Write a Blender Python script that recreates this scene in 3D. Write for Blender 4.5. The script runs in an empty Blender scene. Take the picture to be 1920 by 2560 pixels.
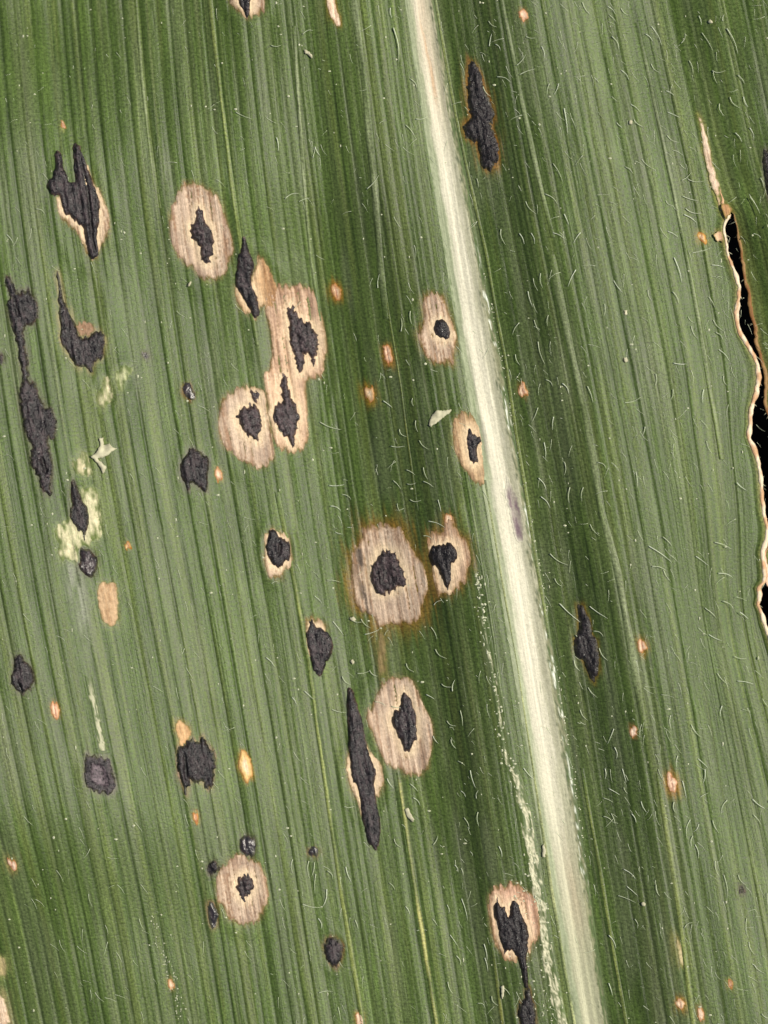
import bpy, math, random
import numpy as np
from mathutils import Vector
from mathutils.geometry import delaunay_2d_cdt

# ------------------------------------------------------------------ camera, sky, sun, exposure
# One unit of the photograph (1 px) is 1 mm here: leaf coordinates (px, py) become ((px-960)/1000, (1280-py)/1000, z/1000).
scene = bpy.context.scene
col = scene.collection
CAM_D = 10.0
cd = bpy.data.cameras.new('camera'); cam = bpy.data.objects.new('camera', cd); col.objects.link(cam)
cam.location = (0, 0, CAM_D); cam.rotation_euler = (0, 0, 0)
cd.sensor_fit = 'VERTICAL'; cd.sensor_height = 24.0
cd.lens = 24.0 * CAM_D / 2.56
cd.dof.use_dof = True; cd.dof.focus_distance = CAM_D; cd.dof.aperture_fstop = 0.45
cd.clip_start = 0.05; cd.clip_end = 500.0
scene.camera = cam

SUN_EL, SUN_AZ = math.radians(60), math.radians(14)      # azimuth measured from +x (right) towards +y (up)
world = bpy.data.worlds.new('World'); scene.world = world; world.use_nodes = True
wn = world.node_tree; wn.nodes.clear()
out = wn.nodes.new('ShaderNodeOutputWorld'); bg = wn.nodes.new('ShaderNodeBackground'); sky = wn.nodes.new('ShaderNodeTexSky')
sky.sky_type = 'NISHITA'; sky.sun_disc = False
sky.sun_elevation = SUN_EL; sky.sun_rotation = math.pi / 2 - SUN_AZ
bg.inputs['Strength'].default_value = 0.055
wn.links.new(sky.outputs[0], bg.inputs[0]); wn.links.new(bg.outputs[0], out.inputs[0])

sd = bpy.data.lights.new('sun', 'SUN'); sun = bpy.data.objects.new('sun', sd); col.objects.link(sun)
sd.energy = 4.0; sd.angle = math.radians(0.5); sd.color = (1.0, 0.93, 0.81)
sdir = Vector((math.cos(SUN_EL) * math.cos(SUN_AZ), math.cos(SUN_EL) * math.sin(SUN_AZ), math.sin(SUN_EL)))
sun.rotation_euler = sdir.to_track_quat('Z', 'Y').to_euler(); sun.location = sdir * 8

scene.view_settings.view_transform = 'Standard'; scene.view_settings.look = 'None'
scene.view_settings.exposure = 0.6; scene.view_settings.gamma = 1.0

random.seed(7); rng = np.random.default_rng(7)

# ------------------------------------------------------------------ helpers
def smooth01(t):
    t = np.clip(t, 0, 1); return t * t * (3 - 2 * t)
_lat = rng.random((256, 256))
def noise(x, y, seed=0):                                            # value noise, 0..1
    x = np.asarray(x, float) + seed * 37.31; y = np.asarray(y, float) + seed * 91.7
    xi = np.floor(x).astype(int); yi = np.floor(y).astype(int)
    fx = smooth01(x - xi); fy = smooth01(y - yi)
    a = _lat[yi % 256, xi % 256]; b = _lat[yi % 256, (xi + 1) % 256]
    c = _lat[(yi + 1) % 256, xi % 256]; d = _lat[(yi + 1) % 256, (xi + 1) % 256]
    return (a * (1 - fx) + b * fx) * (1 - fy) + (c * (1 - fx) + d * fx) * fy
def fbm(x, y, seed=0, n=3):
    s = 0; w = 0
    for i in range(n):
        s = s + noise(x * 2 ** i, y * 2 ** i, seed + i) / 2 ** i; w += 1 / 2 ** i
    return s / w
def W(x, y, z):
    return np.stack([(np.asarray(x) - 960) / 1000, (1280 - np.asarray(y)) / 1000, np.asarray(z) / 1000], -1)
def mixc(a, b, t):
    t = np.clip(np.asarray(t), 0, 1)[..., None]
    return np.asarray(a) * (1 - t) + np.asarray(b) * t

# ------------------------------------------------------------------ materials
def new_mat(name):
    m = bpy.data.materials.new(name); m.use_nodes = True
    nt = m.node_tree; p = nt.nodes['Principled BSDF']
    return m, nt, p
def stretched_noise(nt, coord, scale, detail=3, rough=0.6):
    mp = nt.nodes.new('ShaderNodeMapping'); mp.inputs['Scale'].default_value = scale
    nz = nt.nodes.new('ShaderNodeTexNoise'); nz.inputs['Scale'].default_value = 1.0
    nz.inputs['Detail'].default_value = detail; nz.inputs['Roughness'].default_value = rough
    nt.links.new(coord, mp.inputs['Vector']); nt.links.new(mp.outputs[0], nz.inputs['Vector'])
    return nz.outputs['Fac']
def maprange(nt, v, a, b, c, d):
    n = nt.nodes.new('ShaderNodeMapRange')
    for i, x in zip((1, 2, 3, 4), (a, b, c, d)): n.inputs[i].default_value = x
    nt.links.new(v, n.inputs[0]); return n.outputs[0]
def math_node(nt, op, a, b):
    n = nt.nodes.new('ShaderNodeMath'); n.operation = op
    for i, v in enumerate((a, b)):
        if isinstance(v, (int, float)): n.inputs[i].default_value = v
        else: nt.links.new(v, n.inputs[i])
    return n.outputs[0]
def tissue_mat(name, rough, spec, streak, grain, bump, streak_scale=(230, 9, 1), grain_scale=(260, 260, 1), rough_var=0.1):
    """plant tissue: pigment attribute x vein-wise streaks x fine grain, with fine relief along the veins"""
    m, nt, p = new_mat(name)
    pg = nt.nodes.new('ShaderNodeAttribute'); pg.attribute_name = 'pigment'
    uv = nt.nodes.new('ShaderNodeAttribute'); uv.attribute_name = 'leafuv'
    s1 = stretched_noise(nt, uv.outputs['Vector'], streak_scale, 4, 0.65)
    s2 = stretched_noise(nt, uv.outputs['Vector'], grain_scale, 3, 0.7)
    f = math_node(nt, 'MULTIPLY', maprange(nt, s1, 0.25, 0.75, 1 - streak, 1 + streak), maprange(nt, s2, 0.34, 0.66, 1 - grain, 1 + grain))
    mx = nt.nodes.new('ShaderNodeVectorMath'); mx.operation = 'SCALE'
    nt.links.new(pg.outputs['Color'], mx.inputs[0]); nt.links.new(f, mx.inputs['Scale'])
    nt.links.new(mx.outputs[0], p.inputs['Base Color'])
    nt.links.new(maprange(nt, s2, 0.3, 0.7, rough - rough_var, rough + rough_var), p.inputs['Roughness'])
    p.inputs['Specular IOR Level'].default_value = spec
    bp = nt.nodes.new('ShaderNodeBump'); bp.inputs['Strength'].default_value = bump; bp.inputs['Distance'].default_value = 0.004
    nt.links.new(math_node(nt, 'ADD', s1, math_node(nt, 'MULTIPLY', s2, 0.8)), bp.inputs['Height'])
    nt.links.new(bp.outputs[0], p.inputs['Normal'])
    return m
M_LEAF = tissue_mat('leaf_surface', 0.45, 0.30, 0.30, 0.42, 0.45, (130, 5, 1), (125, 175, 1))
M_RIB = tissue_mat('midrib_tissue', 0.55, 0.35, 0.14, 0.13, 0.4, (110, 5, 1), (120, 130, 1))
M_DEAD = tissue_mat('dry_lesion_tissue', 0.8, 0.15, 0.26, 0.18, 0.6, (230, 11, 1), (140, 120, 1))
M_TAR = tissue_mat('black_fungal_crust', 0.42, 0.42, 0.5, 0.75, 1.0, (110, 50, 1), (150, 140, 1), 0.32)
M_EDGE = tissue_mat('torn_margin_tissue', 0.7, 0.3, 0.15, 0.15, 0.5, (60, 60, 1), (150, 150, 1))
def plain_mat(name, color, rough, spec=0.4, var=0.15, scale=60):
    m, nt, p = new_mat(name)
    tc = nt.nodes.new('ShaderNodeTexCoord')
    s = stretched_noise(nt, tc.outputs['Object'], (scale,) * 3, 3)
    f = maprange(nt, s, 0.3, 0.7, 1 - var, 1 + var)
    mx = nt.nodes.new('ShaderNodeVectorMath'); mx.operation = 'SCALE'
    mx.inputs[0].default_value = color; nt.links.new(f, mx.inputs['Scale'])
    nt.links.new(mx.outputs[0], p.inputs['Base Color']); p.inputs['Roughness'].default_value = rough
    p.inputs['Specular IOR Level'].default_value = spec
    return m
M_HAIR = plain_mat('leaf_hair_white', (0.82, 0.86, 0.70), 0.4, 0.5, 0.1, 5)
_nt = M_HAIR.node_tree; _p = _nt.nodes['Principled BSDF']; _o = _nt.nodes['Material Output']
_t = _nt.nodes.new('ShaderNodeBsdfTranslucent'); _t.inputs['Color'].default_value = (.85, .9, .72, 1)
_m = _nt.nodes.new('ShaderNodeMixShader'); _m.inputs[0].default_value = 0.4
_nt.links.new(_p.outputs[0], _m.inputs[1]); _nt.links.new(_t.outputs[0], _m.inputs[2]); _nt.links.new(_m.outputs[0], _o.inputs['Surface'])
M_SPECK = plain_mat('pollen_cream', (0.43, 0.44, 0.30), 0.5, 0.4, 0.2, 90)
M_CHAFF = plain_mat('chaff_straw', (0.38, 0.36, 0.24), 0.6, 0.3, 0.25, 70)
M_SOIL = plain_mat('dark_soil', (0.012, 0.009, 0.007), 0.95, 0.2, 0.5, 9)

# ------------------------------------------------------------------ mesh from arrays
def link_mesh(name, verts, faces, mat, parent=None, pigment=None, uv=None, smooth=True):
    me = bpy.data.meshes.new(name)
    verts = np.asarray(verts, np.float32)
    if isinstance(faces, np.ndarray):
        k = faces.shape[1]; nf = len(faces)
        me.vertices.add(len(verts)); me.vertices.foreach_set('co', verts.ravel())
        me.loops.add(nf * k); me.loops.foreach_set('vertex_index', faces.astype(np.int32).ravel())
        me.polygons.add(nf); me.polygons.foreach_set('loop_start', np.arange(0, nf * k, k, dtype=np.int32))
        me.update(calc_edges=True)
    else:
        me.from_pydata([tuple(map(float, v)) for v in verts], [], faces); me.update()
    if smooth: me.polygons.foreach_set('use_smooth', np.ones(len(me.polygons), dtype=bool))
    if pigment is not None:
        a = me.attributes.new('pigment', 'FLOAT_COLOR', 'POINT')
        rgba = np.ones((len(verts), 4), np.float32); rgba[:, :3] = np.clip(pigment, 0.002, 0.9); a.data.foreach_set('color', rgba.ravel())
    if uv is not None:
        a = me.attributes.new('leafuv', 'FLOAT_VECTOR', 'POINT')
        v3 = np.zeros((len(verts), 3), np.float32); v3[:, :2] = uv / 1000.0; a.data.foreach_set('vector', v3.ravel())
    me.materials.append(mat)
    o = bpy.data.objects.new(name, me); col.objects.link(o)
    if parent is not None: o.parent = parent
    return o
def quads(nr, nc, flip=False):
    i = np.arange(nr - 1)[:, None] * nc + np.arange(nc - 1)[None, :]
    q = np.stack([i, i + nc, i + nc + 1, i + 1], -1).reshape(-1, 4)
    return q[:, ::-1].copy() if flip else q

# ------------------------------------------------------------------ the course of the veins: x = X(u, y), u = x on the row y = 1280
ys = np.unique(np.concatenate([np.arange(-900, -60, 60), np.arange(-60, 2630, 10), np.arange(2620, 3500, 60)])).astype(float)
us = np.unique(np.concatenate([np.arange(-1100, -290, 30), np.arange(-290, 2180, 2.75), np.arange(2180, 3000, 30)])).astype(float)
SX = np.array([0, 400, 800, 1100, 1300, 1600, 1900.]); SY = np.array([0, 640, 1280, 1920, 2560.])
ST = np.array([[.11, .14, .18, .215, .20], [.08, .135, .19, .19, .15], [.115, .13, .15, .155, .155], [.15, .16, .17, .16, .155],
               [.172, .192, .175, .155, .16], [.20, .21, .18, .17, .165], [.20, .20, .17, .17, .16]])
def slope(x, y):
    ty = np.interp(y, SY, np.arange(5)); j = min(int(ty), 3); f = ty - j
    return np.interp(x, SX, ST[:, j] * (1 - f) + ST[:, j + 1] * f)
XG = np.zeros((len(ys), len(us)))
j0 = int(np.argmin(abs(ys - 1280))); XG[j0] = us
for rngj, st in ((range(j0 + 1, len(ys)), 1), (range(j0 - 1, -1, -1), -1)):
    for j in rngj:
        dy = ys[j] - ys[j - st]
        XG[j] = XG[j - st] + slope(XG[j - st], ys[j - st]) * dy
def bil(G, u, y):
    iu = np.clip(np.searchsorted(us, u) - 1, 0, len(us) - 2); iy = np.clip(np.searchsorted(ys, y) - 1, 0, len(ys) - 2)
    fu = np.clip((u - us[iu]) / (us[iu + 1] - us[iu]), 0, 1); fy = np.clip((y - ys[iy]) / (ys[iy + 1] - ys[iy]), 0, 1)
    return (G[iy, iu] * (1 - fu) + G[iy, iu + 1] * fu) * (1 - fy) + (G[iy + 1, iu] * (1 - fu) + G[iy + 1, iu + 1] * fu) * fy
def U_of(x, y):
    x = np.asarray(x, float); y = np.asarray(y, float); u = x - 0.17 * (y - 1280)
    for _ in range(12): u = u - (bil(XG, u, y) - x)
    return u

# ------------------------------------------------------------------ the height of the leaf: gentle troughs and swells along the veins
TILT = {   # per row: (x, how far the surface leans to the sun, 0 away .. 1 towards)
    -60: [(-300, .45), (0, .47), (120, .37), (300, .33), (450, .33), (650, .36), (850, .42), (960, .5), (1090, .35), (1250, .35), (1400, .65), (1580, .65), (1680, .22), (1850, .2), (1920, .4), (2200, .4)],
    400: [(-300, .5), (0, .5), (250, .5), (450, .45), (600, .52), (770, .5), (830, .27), (910, .27), (960, .5), (1060, .5), (1180, .32), (1340, .36), (1430, .46), (1560, .59), (1700, .58), (1780, .3), (1900, .28), (2200, .4)],
    800: [(-300, .55), (0, .6), (300, .58), (600, .5), (780, .48), (850, .22), (990, .2), (1040, .42), (1100, .45), (1210, .28), (1340, .31), (1430, .40), (1540, .53), (1700, .60), (1850, .6), (1900, .3), (2200, .4)],
    1200: [(-300, .6), (0, .62), (300, .6), (600, .58), (800, .48), (900, .33), (970, .2), (1080, .2), (1130, .45), (1200, .45), (1310, .28), (1430, .31), (1520, .40), (1640, .52), (1850, .60), (2000, .5), (2200, .4)],
    1600: [(-300, .6), (0, .65), (300, .65), (600, .6), (830, .5), (980, .42), (1050, .2), (1180, .18), (1240, .48), (1300, .48), (1390, .32), (1530, .35), (1660, .47), (1780, .56), (1950, .57), (2200, .5)],
    2000: [(-300, .6), (0, .68), (350, .7), (600, .55), (900, .52), (1040, .46), (1100, .22), (1230, .22), (1290, .5), (1360, .48), (1450, .36), (1600, .40), (1720, .52), (1920, .55), (2200, .5)],
    2400: [(-300, .5), (0, .45), (120, .48), (220, .68), (450, .66), (620, .45), (900, .44), (1130, .44), (1220, .3), (1290, .42), (1420, .44), (1520, .32), (1640, .4), (1760, .52), (1920, .54), (2200, .5)],
    2700: [(-300, .5), (0, .45), (220, .66), (450, .66), (620, .45), (1130, .44), (1280, .3), (1340, .42), (1450, .44), (1570, .35), (1700, .4), (1800, .52), (2000, .54), (2200, .5)]}
ty = sorted(TILT); rowsB = []
for y in ty:
    xr = bil(XG, us, np.full_like(us, y)); t = np.array(TILT[y]); rowsB.append(np.interp(xr, t[:, 0], t[:, 1]))
rowsB = np.array(rowsB); B = np.zeros((len(ys), len(us)))
for j, y in enumerate(ys):
    f = np.interp(y, ty, np.arange(len(ty))); k = min(int(f), len(ty) - 2); f = smooth01(f - k)
    B[j] = rowsB[k] * (1 - f) + rowsB[k + 1] * f
UU, YY = np.meshgrid(us, ys)
kern = np.exp(-np.linspace(-2, 2, 37) ** 2); kern /= kern.sum()
B = np.apply_along_axis(lambda r: np.convolve(np.pad(r, 18, 'edge'), kern, 'valid'), 1, B)
B += 0.36 * (fbm(UU / 46, YY / 1500, 3) - 0.5)
UMID = 1277.0
sl = -np.tan((B - np.interp(us, [0, 850, 1000], [.485, .485, .505])[None]) * 1.3)
sl[:, (us < -290) | (us > 2180)] *= 0.2
du = np.diff(us)
ZL = np.concatenate([np.zeros((len(ys), 1)), np.cumsum((sl[:, 1:] + sl[:, :-1]) / 2 * du, 1)], 1)
ZL -= ZL[:, [int(np.argmin(abs(us - UMID)))]]
ZL -= 120 * smooth01((420 - UU) / 900) * smooth01((YY - 1600) / 1100)
ZL -= 5 * np.exp(-((UU - UMID) / 48) ** 2)
# ribs and furrows between the parallel veins
edges = [-1120.0]; x = -1120.0
while x < 3020:
    m_, d_ = (39, 5) if x < 850 else (26, 4) if x < 1250 else (30, 5) if x < 1500 else (43, 6)
    x += max(14, random.gauss(m_, d_)); edges.append(x)
E_ = np.array(edges)
ZR = np.zeros_like(ZL); FUR = np.zeros_like(ZL)
side = np.interp(us, [0, 700, 900, 1000, 1200, 1350, 1500, 1650, 1900], [1.1, 1.0, .7, .6, .5, .5, .8, .85, .8])
for k in range(len(E_) - 1):
    m = (us >= E_[k]) & (us < E_[k + 1]); w_ = E_[k + 1] - E_[k]
    t = (us[m] - E_[k]) / w_
    amp = (.55 + .9 * noise(ys / 420, np.full_like(ys, k * 5.1), 8)) * random.uniform(.45, 1.3)
    ZR[:, m] += amp[:, None] * (w_ / 39) * 1.3 * (1 - np.abs(2 * t - 1) ** 4)[None] * side[m][None]
for k, e in enumerate(edges):
    m = abs(us - e) < 18
    wob = .8 * (noise(ys / 300, np.full_like(ys, k * 7.7), 5) - 0.5)
    dep = (.35 + .65 * smooth01((noise(ys / 380, np.full_like(ys, k * 3.3), 9) - 0.15) / 0.4)) * random.uniform(.3, 1.0)
    sg = random.uniform(3.0, 4.8)
    g = np.exp(-((us[m][None, :] - e - wob[:, None]) / sg) ** 2) * dep[:, None] * side[m][None]
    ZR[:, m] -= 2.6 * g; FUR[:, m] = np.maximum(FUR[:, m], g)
rib_fine = (noise(UU / 9.5, YY / 900, 11) - 0.5) * 1.5 + (noise(UU / 5.2, YY / 500, 12) - 0.5) * .6
ZR += rib_fine + (fbm(UU / 28, YY / 120, 15) - .5) * 2.0
near_mid = np.exp(-((UU - UMID) / 60) ** 4)
ZR *= 1 - 0.7 * near_mid
ZG = ZL + ZR
def H(x, y, u=None):
    if u is None: u = U_of(x, y)
    return bil(ZG, u, y)

# ------------------------------------------------------------------ traced outlines.  T(name of crop, points)
CROP = {'a': (0, 0, 640), 'b': (640, 0, 640), 'c': (1280, 0, 640), 'd': (0, 640, 640), 'e': (640, 640, 640), 'f': (1280, 640, 640),
        'g': (0, 1280, 640), 'h': (640, 1280, 640), 'i': (1280, 1280, 640), 'j': (0, 1920, 640), 'k': (640, 1920, 640), 'l': (1280, 1920, 640),
        'C1': (80, 340, 320), 'C2': (400, 430, 320), 'C3': (540, 560, 320), 'C4': (530, 860, 320), 'C5': (0, 680, 320), 'C6': (0, 940, 320),
        'C7': (120, 1180, 320), 'C8': (420, 920, 320), 'D1': (600, 1300, 320), 'D2': (860, 1280, 320), 'D3': (820, 1660, 320), 'D4': (820, 1880, 320),
        'D5': (480, 2060, 320), 'D6': (1180, 2200, 270), 'D7': (1000, 700, 320), 'D8': (1080, 1000, 320), 'E1': (1130, 130, 320), 'E2': (1380, 1480, 320),
        'E3': (180, 1800, 320), 'E4': (0, 1600, 320), 'E5': (400, 1780, 320), 'E8': (560, 0, 320)}
def on_leaf(p):
    # where on the curved leaf a traced outline lies
    q = p.copy()
    for _ in range(2): q = np.array([960., 1280.]) + (p - [960., 1280.]) * (1 - H(q[:, 0], q[:, 1]) / (CAM_D * 1000))[:, None]
    return q
def T(spec):
    """'C1: x y, x y; C2: x y' -> photograph coordinates"""
    pts = []
    for seg in spec.split(';'):
        c, p = seg.split(':'); ox, oy, w = CROP[c.strip()]; k = w / 1659
        for q in p.split(','):
            a, b = q.split(); pts.append((ox + float(a) * k, oy + float(b) * k))
    return on_leaf(np.array(pts))
def oval(cx, cy, w, h, lean=0.17, n=14):
    a = np.linspace(0, 2 * np.pi, n, endpoint=False); r = 1 + rng.uniform(-.16, .16, n)
    cx, cy = on_leaf(np.array([[cx, cy]], float))[0]
    y = h / 2 * np.sin(a) * r; return np.stack([cx + w / 2 * np.cos(a) * r + lean * y, cy + y], 1)

LES = {}   # name -> (outline, list of stroma outlines, options)
LES['A'] = (T('C1: 690 345, 760 470, 800 620, 880 710, 930 830, 985 940, 1003 1080, 1005 1220, 960 1330, 930 1400, 870 1470, 840 1590, 760 1600, 690 1500, 650 1330, 560 1230, 450 1130, 380 1060, 330 950, 320 800, 350 760, 500 900, 650 600'),
            [T('C1: 345 185, 390 230, 400 330, 400 420, 450 470, 470 590, 530 610, 575 590, 560 500, 540 400, 540 250, 535 130, 570 100, 630 130, 640 230, 690 320, 740 440, 780 560, 800 650, 850 760, 890 890, 860 1000, 870 1130, 840 1290, 850 1400, 860 1480, 850 1590, 780 1600, 740 1540, 700 1400, 680 1290, 670 1180, 590 1130, 500 1040, 420 1000, 380 880, 370 780, 280 780, 220 720, 185 620, 240 540, 310 450, 310 350, 295 240')],
            dict(label='narrow straw coloured margin round a black two pronged spot', slit=[T('C1: 620 250, 720 700, 760 1000, 780 1300, 820 1500')]))
LES['B'] = (T('C2: 300 120, 420 130, 540 165, 620 220, 740 300, 800 410, 850 560, 890 720, 930 850, 960 1000, 930 1110, 870 1240, 830 1350, 760 1400, 660 1420, 560 1390, 490 1340, 420 1250, 320 1190, 230 1090, 170 980, 130 820, 120 600, 130 480, 190 400, 220 320, 270 220'),
            [T('C2: 490 450, 545 480, 565 560, 590 640, 650 680, 680 780, 690 880, 670 960, 690 1060, 640 1110, 660 1180, 600 1180, 530 1100, 530 960, 480 900, 420 860, 395 780, 395 700, 450 650, 480 590, 485 500')],
            dict(label='large tan oval lesion with a ragged black centre, highest of the ringed ones', rough=1))
LES['C'] = (T('C3: 240 800, 300 780, 470 700, 500 560, 560 410, 640 480, 700 600, 770 760, 810 900, 770 1060, 660 1120, 580 1080, 555 1160, 510 1250, 440 1190, 350 1130, 290 1080, 250 930'),
            [T('C3: 345 150, 380 170, 400 260, 440 380, 485 460, 490 580, 450 700, 470 820, 530 930, 555 1050, 565 1160, 510 1240, 450 1140, 380 1020, 310 900, 240 760, 270 640, 280 500, 310 340, 345 290')],
            dict(label='orange brown lesion beside a slanting black streak', tone=(.46, .27, .13)))
LES['D'] = (T('C3: 620 900, 760 830, 880 780, 1000 800, 1180 800, 1290 920, 1340 1100, 1400 1280, 1430 1480, 1450 1600; C4: 1490 100, 1470 280, 1410 430, 1270 440, 1220 500, 1230 800, 1250 1050, 1250 1230, 1180 1360, 1060 1410, 900 1380, 830 1300, 785 1180, 755 1000, 725 800, 695 600, 670 420, 720 330, 760 250, 780 100, 760 0; C3: 740 1659, 700 1400, 660 1200, 620 1050'),
            [T('C3: 960 1050, 1020 1060, 1040 1200, 1090 1200, 1160 1270, 1260 1320, 1320 1420, 1340 1530, 1310 1659; C4: 1380 30, 1370 150, 1320 280, 1280 200, 1250 90, 1200 110, 1200 250, 1170 370, 1130 390, 1100 320, 1080 180, 1030 80; C3: 985 1659, 970 1560, 940 1400, 960 1300, 930 1200, 930 1100'),
             T('C4: 890 420, 970 390, 970 530, 1010 600, 1000 690, 1060 740, 1110 830, 1130 950, 1110 1060, 1080 1150, 1090 1260, 1060 1360, 1020 1350, 1000 1200, 900 1160, 850 1070, 790 970, 780 880, 830 790, 910 740, 920 680, 890 580')],
            dict(label='long merged tan lesion holding two rough black crusts', rough=1, tone=(.58, .40, .27)))
LES['E'] = (T('C4: 300 610, 410 540, 520 560, 640 600, 685 620, 700 720, 715 830, 745 1000, 775 1180, 805 1350, 815 1480, 690 1600, 540 1600, 400 1520, 260 1410, 150 1340, 90 1180, 80 1000, 110 740, 200 640'),
            [T('C4: 490 775, 560 800, 620 870, 640 960, 650 1080, 600 1150, 610 1270, 520 1230, 430 1170, 370 1070, 350 1000, 310 950, 360 920, 370 880, 400 820, 470 820'), T('C4: 500 600, 610 580, 600 720, 530 740, 500 660')],
            dict(label='tan lesion with a crumbling black crust, left of the dark split', rough=1))
LES['M'] = (T('D1: 310 260, 350 150, 420 90, 480 150, 580 150, 640 220, 660 400, 690 520, 680 620, 580 640, 540 760, 450 760, 380 730, 330 600, 300 480, 320 400'),
            [T('D1: 370 130, 400 90, 450 130, 500 190, 530 240, 620 250, 650 340, 660 440, 620 520, 560 560, 540 610, 490 630, 430 590, 390 510, 340 420, 345 330, 380 230')],
            dict(label='small black spot with a frayed straw margin', slit=[T('D1: 520 320, 505 450')]))
LES['N'] = (T('h: 320 690, 370 675, 450 720, 462 760, 420 830, 360 930, 340 935, 320 860, 325 780'),
            [T('D1: 880 1300, 940 1280, 970 1370, 1040 1390, 1090 1430, 1170 1480, 1200 1580; h: 500 850, 495 920, 460 960, 450 1020, 425 1070, 400 1060, 370 1010, 350 930, 330 850, 330 780, 350 740')],
            dict(label='teardrop black spot with a straw tip'))
LES['O'] = (T('D2: 240 200, 360 160, 500 160, 650 150, 720 170, 770 270, 830 380, 900 490, 980 600, 1050 720, 1090 900, 1080 1050, 1030 1200, 990 1350, 880 1470, 700 1420, 560 1500, 430 1500, 400 1400, 340 1290, 210 1270, 130 1180, 110 1060, 90 900, 100 650, 110 500, 170 440, 220 350'),
            [T('D2: 460 500, 520 480, 570 500, 650 520, 700 600, 740 700, 790 810, 810 900, 750 960, 640 1010, 560 1050, 470 1060, 390 1000, 350 880, 340 780, 370 660, 440 590')],
            dict(label='largest tan lesion, orange rimmed, with a fringed dark centre', halo=30, halo_c=(.155, .085, .012), halo_a=1.0, rough=1, dark_left=1, brown=1))
LES['P'] = (T('D2: 1080 290, 1180 260, 1290 200, 1310 100, 1380 50, 1430 120, 1440 200, 1510 280, 1600 370, 1640 560, 1640 680, 1600 800, 1550 920, 1480 1000, 1370 1060, 1220 1090, 1190 1000, 1150 820, 1110 600, 1080 420'),
            [T('D2: 1120 480, 1200 430, 1300 430, 1350 390, 1440 440, 1470 560, 1450 650, 1380 680, 1390 850, 1360 1000, 1350 1060, 1300 930, 1260 850, 1210 720, 1130 660, 1100 570')],
            dict(label='tan lesion with a glossy black tooth shaped crust', halo=16, halo_c=(.16, .08, .015), brown=1, blacker=1, tone=(.52, .36, .24)))
LES['R'] = (T('D3: 820 160, 950 150, 1060 190, 1140 260, 1200 440, 1270 600, 1350 760, 1370 950, 1340 1130, 1310 1350, 1240 1380, 1220 1440, 1110 1430, 1000 1460, 950 1360, 840 1340, 760 1280, 680 1150, 620 1000, 560 850, 500 740, 500 620, 600 500, 640 340, 720 220'),
            [T('D3: 980 340, 1030 400, 1080 480, 1100 570, 1150 650, 1140 850, 1160 960, 1110 1030, 1080 1130, 1020 1140, 980 1090, 940 980, 890 880, 830 780, 820 700, 860 620, 940 570, 950 430')],
            dict(label='broad tan lesion with a flat dark pear shaped centre'))
LES['Q'] = (T('D4: 480 -150, 600 80, 690 150, 720 300, 735 450, 660 560, 610 600, 560 650, 430 850, 390 650, 320 560, 270 400, 235 200, 250 0, 330 -60'),
            [T('D3: 250 320, 310 310, 350 420, 390 570, 450 750, 470 870, 500 1050, 560 1250, 630 1380, 600 1520; D4: 600 430, 620 580, 650 750, 680 880, 690 1060, 670 1200, 640 1270, 560 1230, 510 1130, 480 980, 440 830, 420 680, 400 520, 380 440, 320 380, 282 180; D3: 285 1200, 262 1050, 258 850, 250 650, 250 450')],
            dict(label='straw margin along a long slender black streak'))
LES['S'] = (T('D5: 580 400, 650 400, 780 430, 840 480, 900 560, 960 680, 990 850, 1000 930, 970 1030, 930 1130, 870 1250, 760 1300, 680 1310, 580 1270, 480 1260, 430 1130, 400 1030, 340 1040, 320 900, 320 760, 350 650, 420 540, 500 450'),
            [T('D5: 680 660, 760 670, 800 740, 800 830, 750 900, 720 960, 690 990, 640 960, 600 870, 570 790, 600 710')],
            dict(label='round tan lesion with a small dark heart shaped centre', rough=1))
LES['X'] = (T('D6: 320 140, 420 60, 520 90, 600 40, 700 30, 790 150, 900 190, 990 300, 1040 500, 1060 700, 1040 880, 960 960, 920 1090, 850 1210, 720 1220, 620 1260, 520 1210, 440 1110, 350 1010, 310 830, 270 620, 240 420, 240 260'),
            [T('D6: 385 250, 405 350, 450 400, 510 420, 530 520, 580 560, 580 460, 610 360, 660 340, 720 400, 760 530, 840 680, 880 830, 850 950, 860 1090, 830 1200, 850 1300, 855 1500, 868 1650, 815 1650, 790 1530, 770 1420, 740 1290, 700 1180, 640 1090, 600 1040, 550 1080, 530 1130, 490 1110, 470 1000, 410 850, 400 650, 340 570, 320 450, 340 370, 380 330')],
            dict(label='pinkish tan lesion with a black M shaped crust trailing a tail', blacker=1, brown=1, tone=(.60, .38, .26)))
LES['Z1'] = (T('D7: 330 180, 450 170, 550 200, 620 370, 680 550, 720 650, 740 720, 720 850, 700 1000, 700 1110, 620 1080, 530 1070, 440 1080, 390 1040, 320 960, 270 850, 220 700, 250 600, 310 550, 300 420, 290 280'),
             [T('D7: 450 540, 540 500, 610 560, 640 640, 660 720, 610 780, 530 760, 460 700, 430 600')],
             dict(label='tan strip lesion with a round dark dot, beside the midrib', halo=8, halo_c=(.16, .09, .02), brown=.6))
LES['Z2'] = (T('D8: 310 190, 440 170, 560 190, 600 300, 650 420, 680 600, 680 800, 690 960, 680 1080, 570 1080, 520 1000, 430 920, 390 840, 330 740, 280 620, 270 480, 280 280'),
             [T('D8: 470 350, 510 400, 560 450, 620 470, 640 540, 590 580, 580 680, 600 800, 540 830, 500 810, 480 720, 460 600, 450 460')],
             dict(label='narrow orange tan lesion touching the midrib', tone=(.50, .35, .20), brown=.5))
LES['GG'] = (T('E8: 80 -250, 60 0, 120 100, 220 180, 290 240, 360 220, 480 170, 530 120, 540 -250'), [T('E8: 150 -250, 190 20, 250 120, 300 230, 330 220, 340 50, 370 -250')],
             dict(label='pale tan lesion cut off by the upper edge of the photo', brown=.4))

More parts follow.
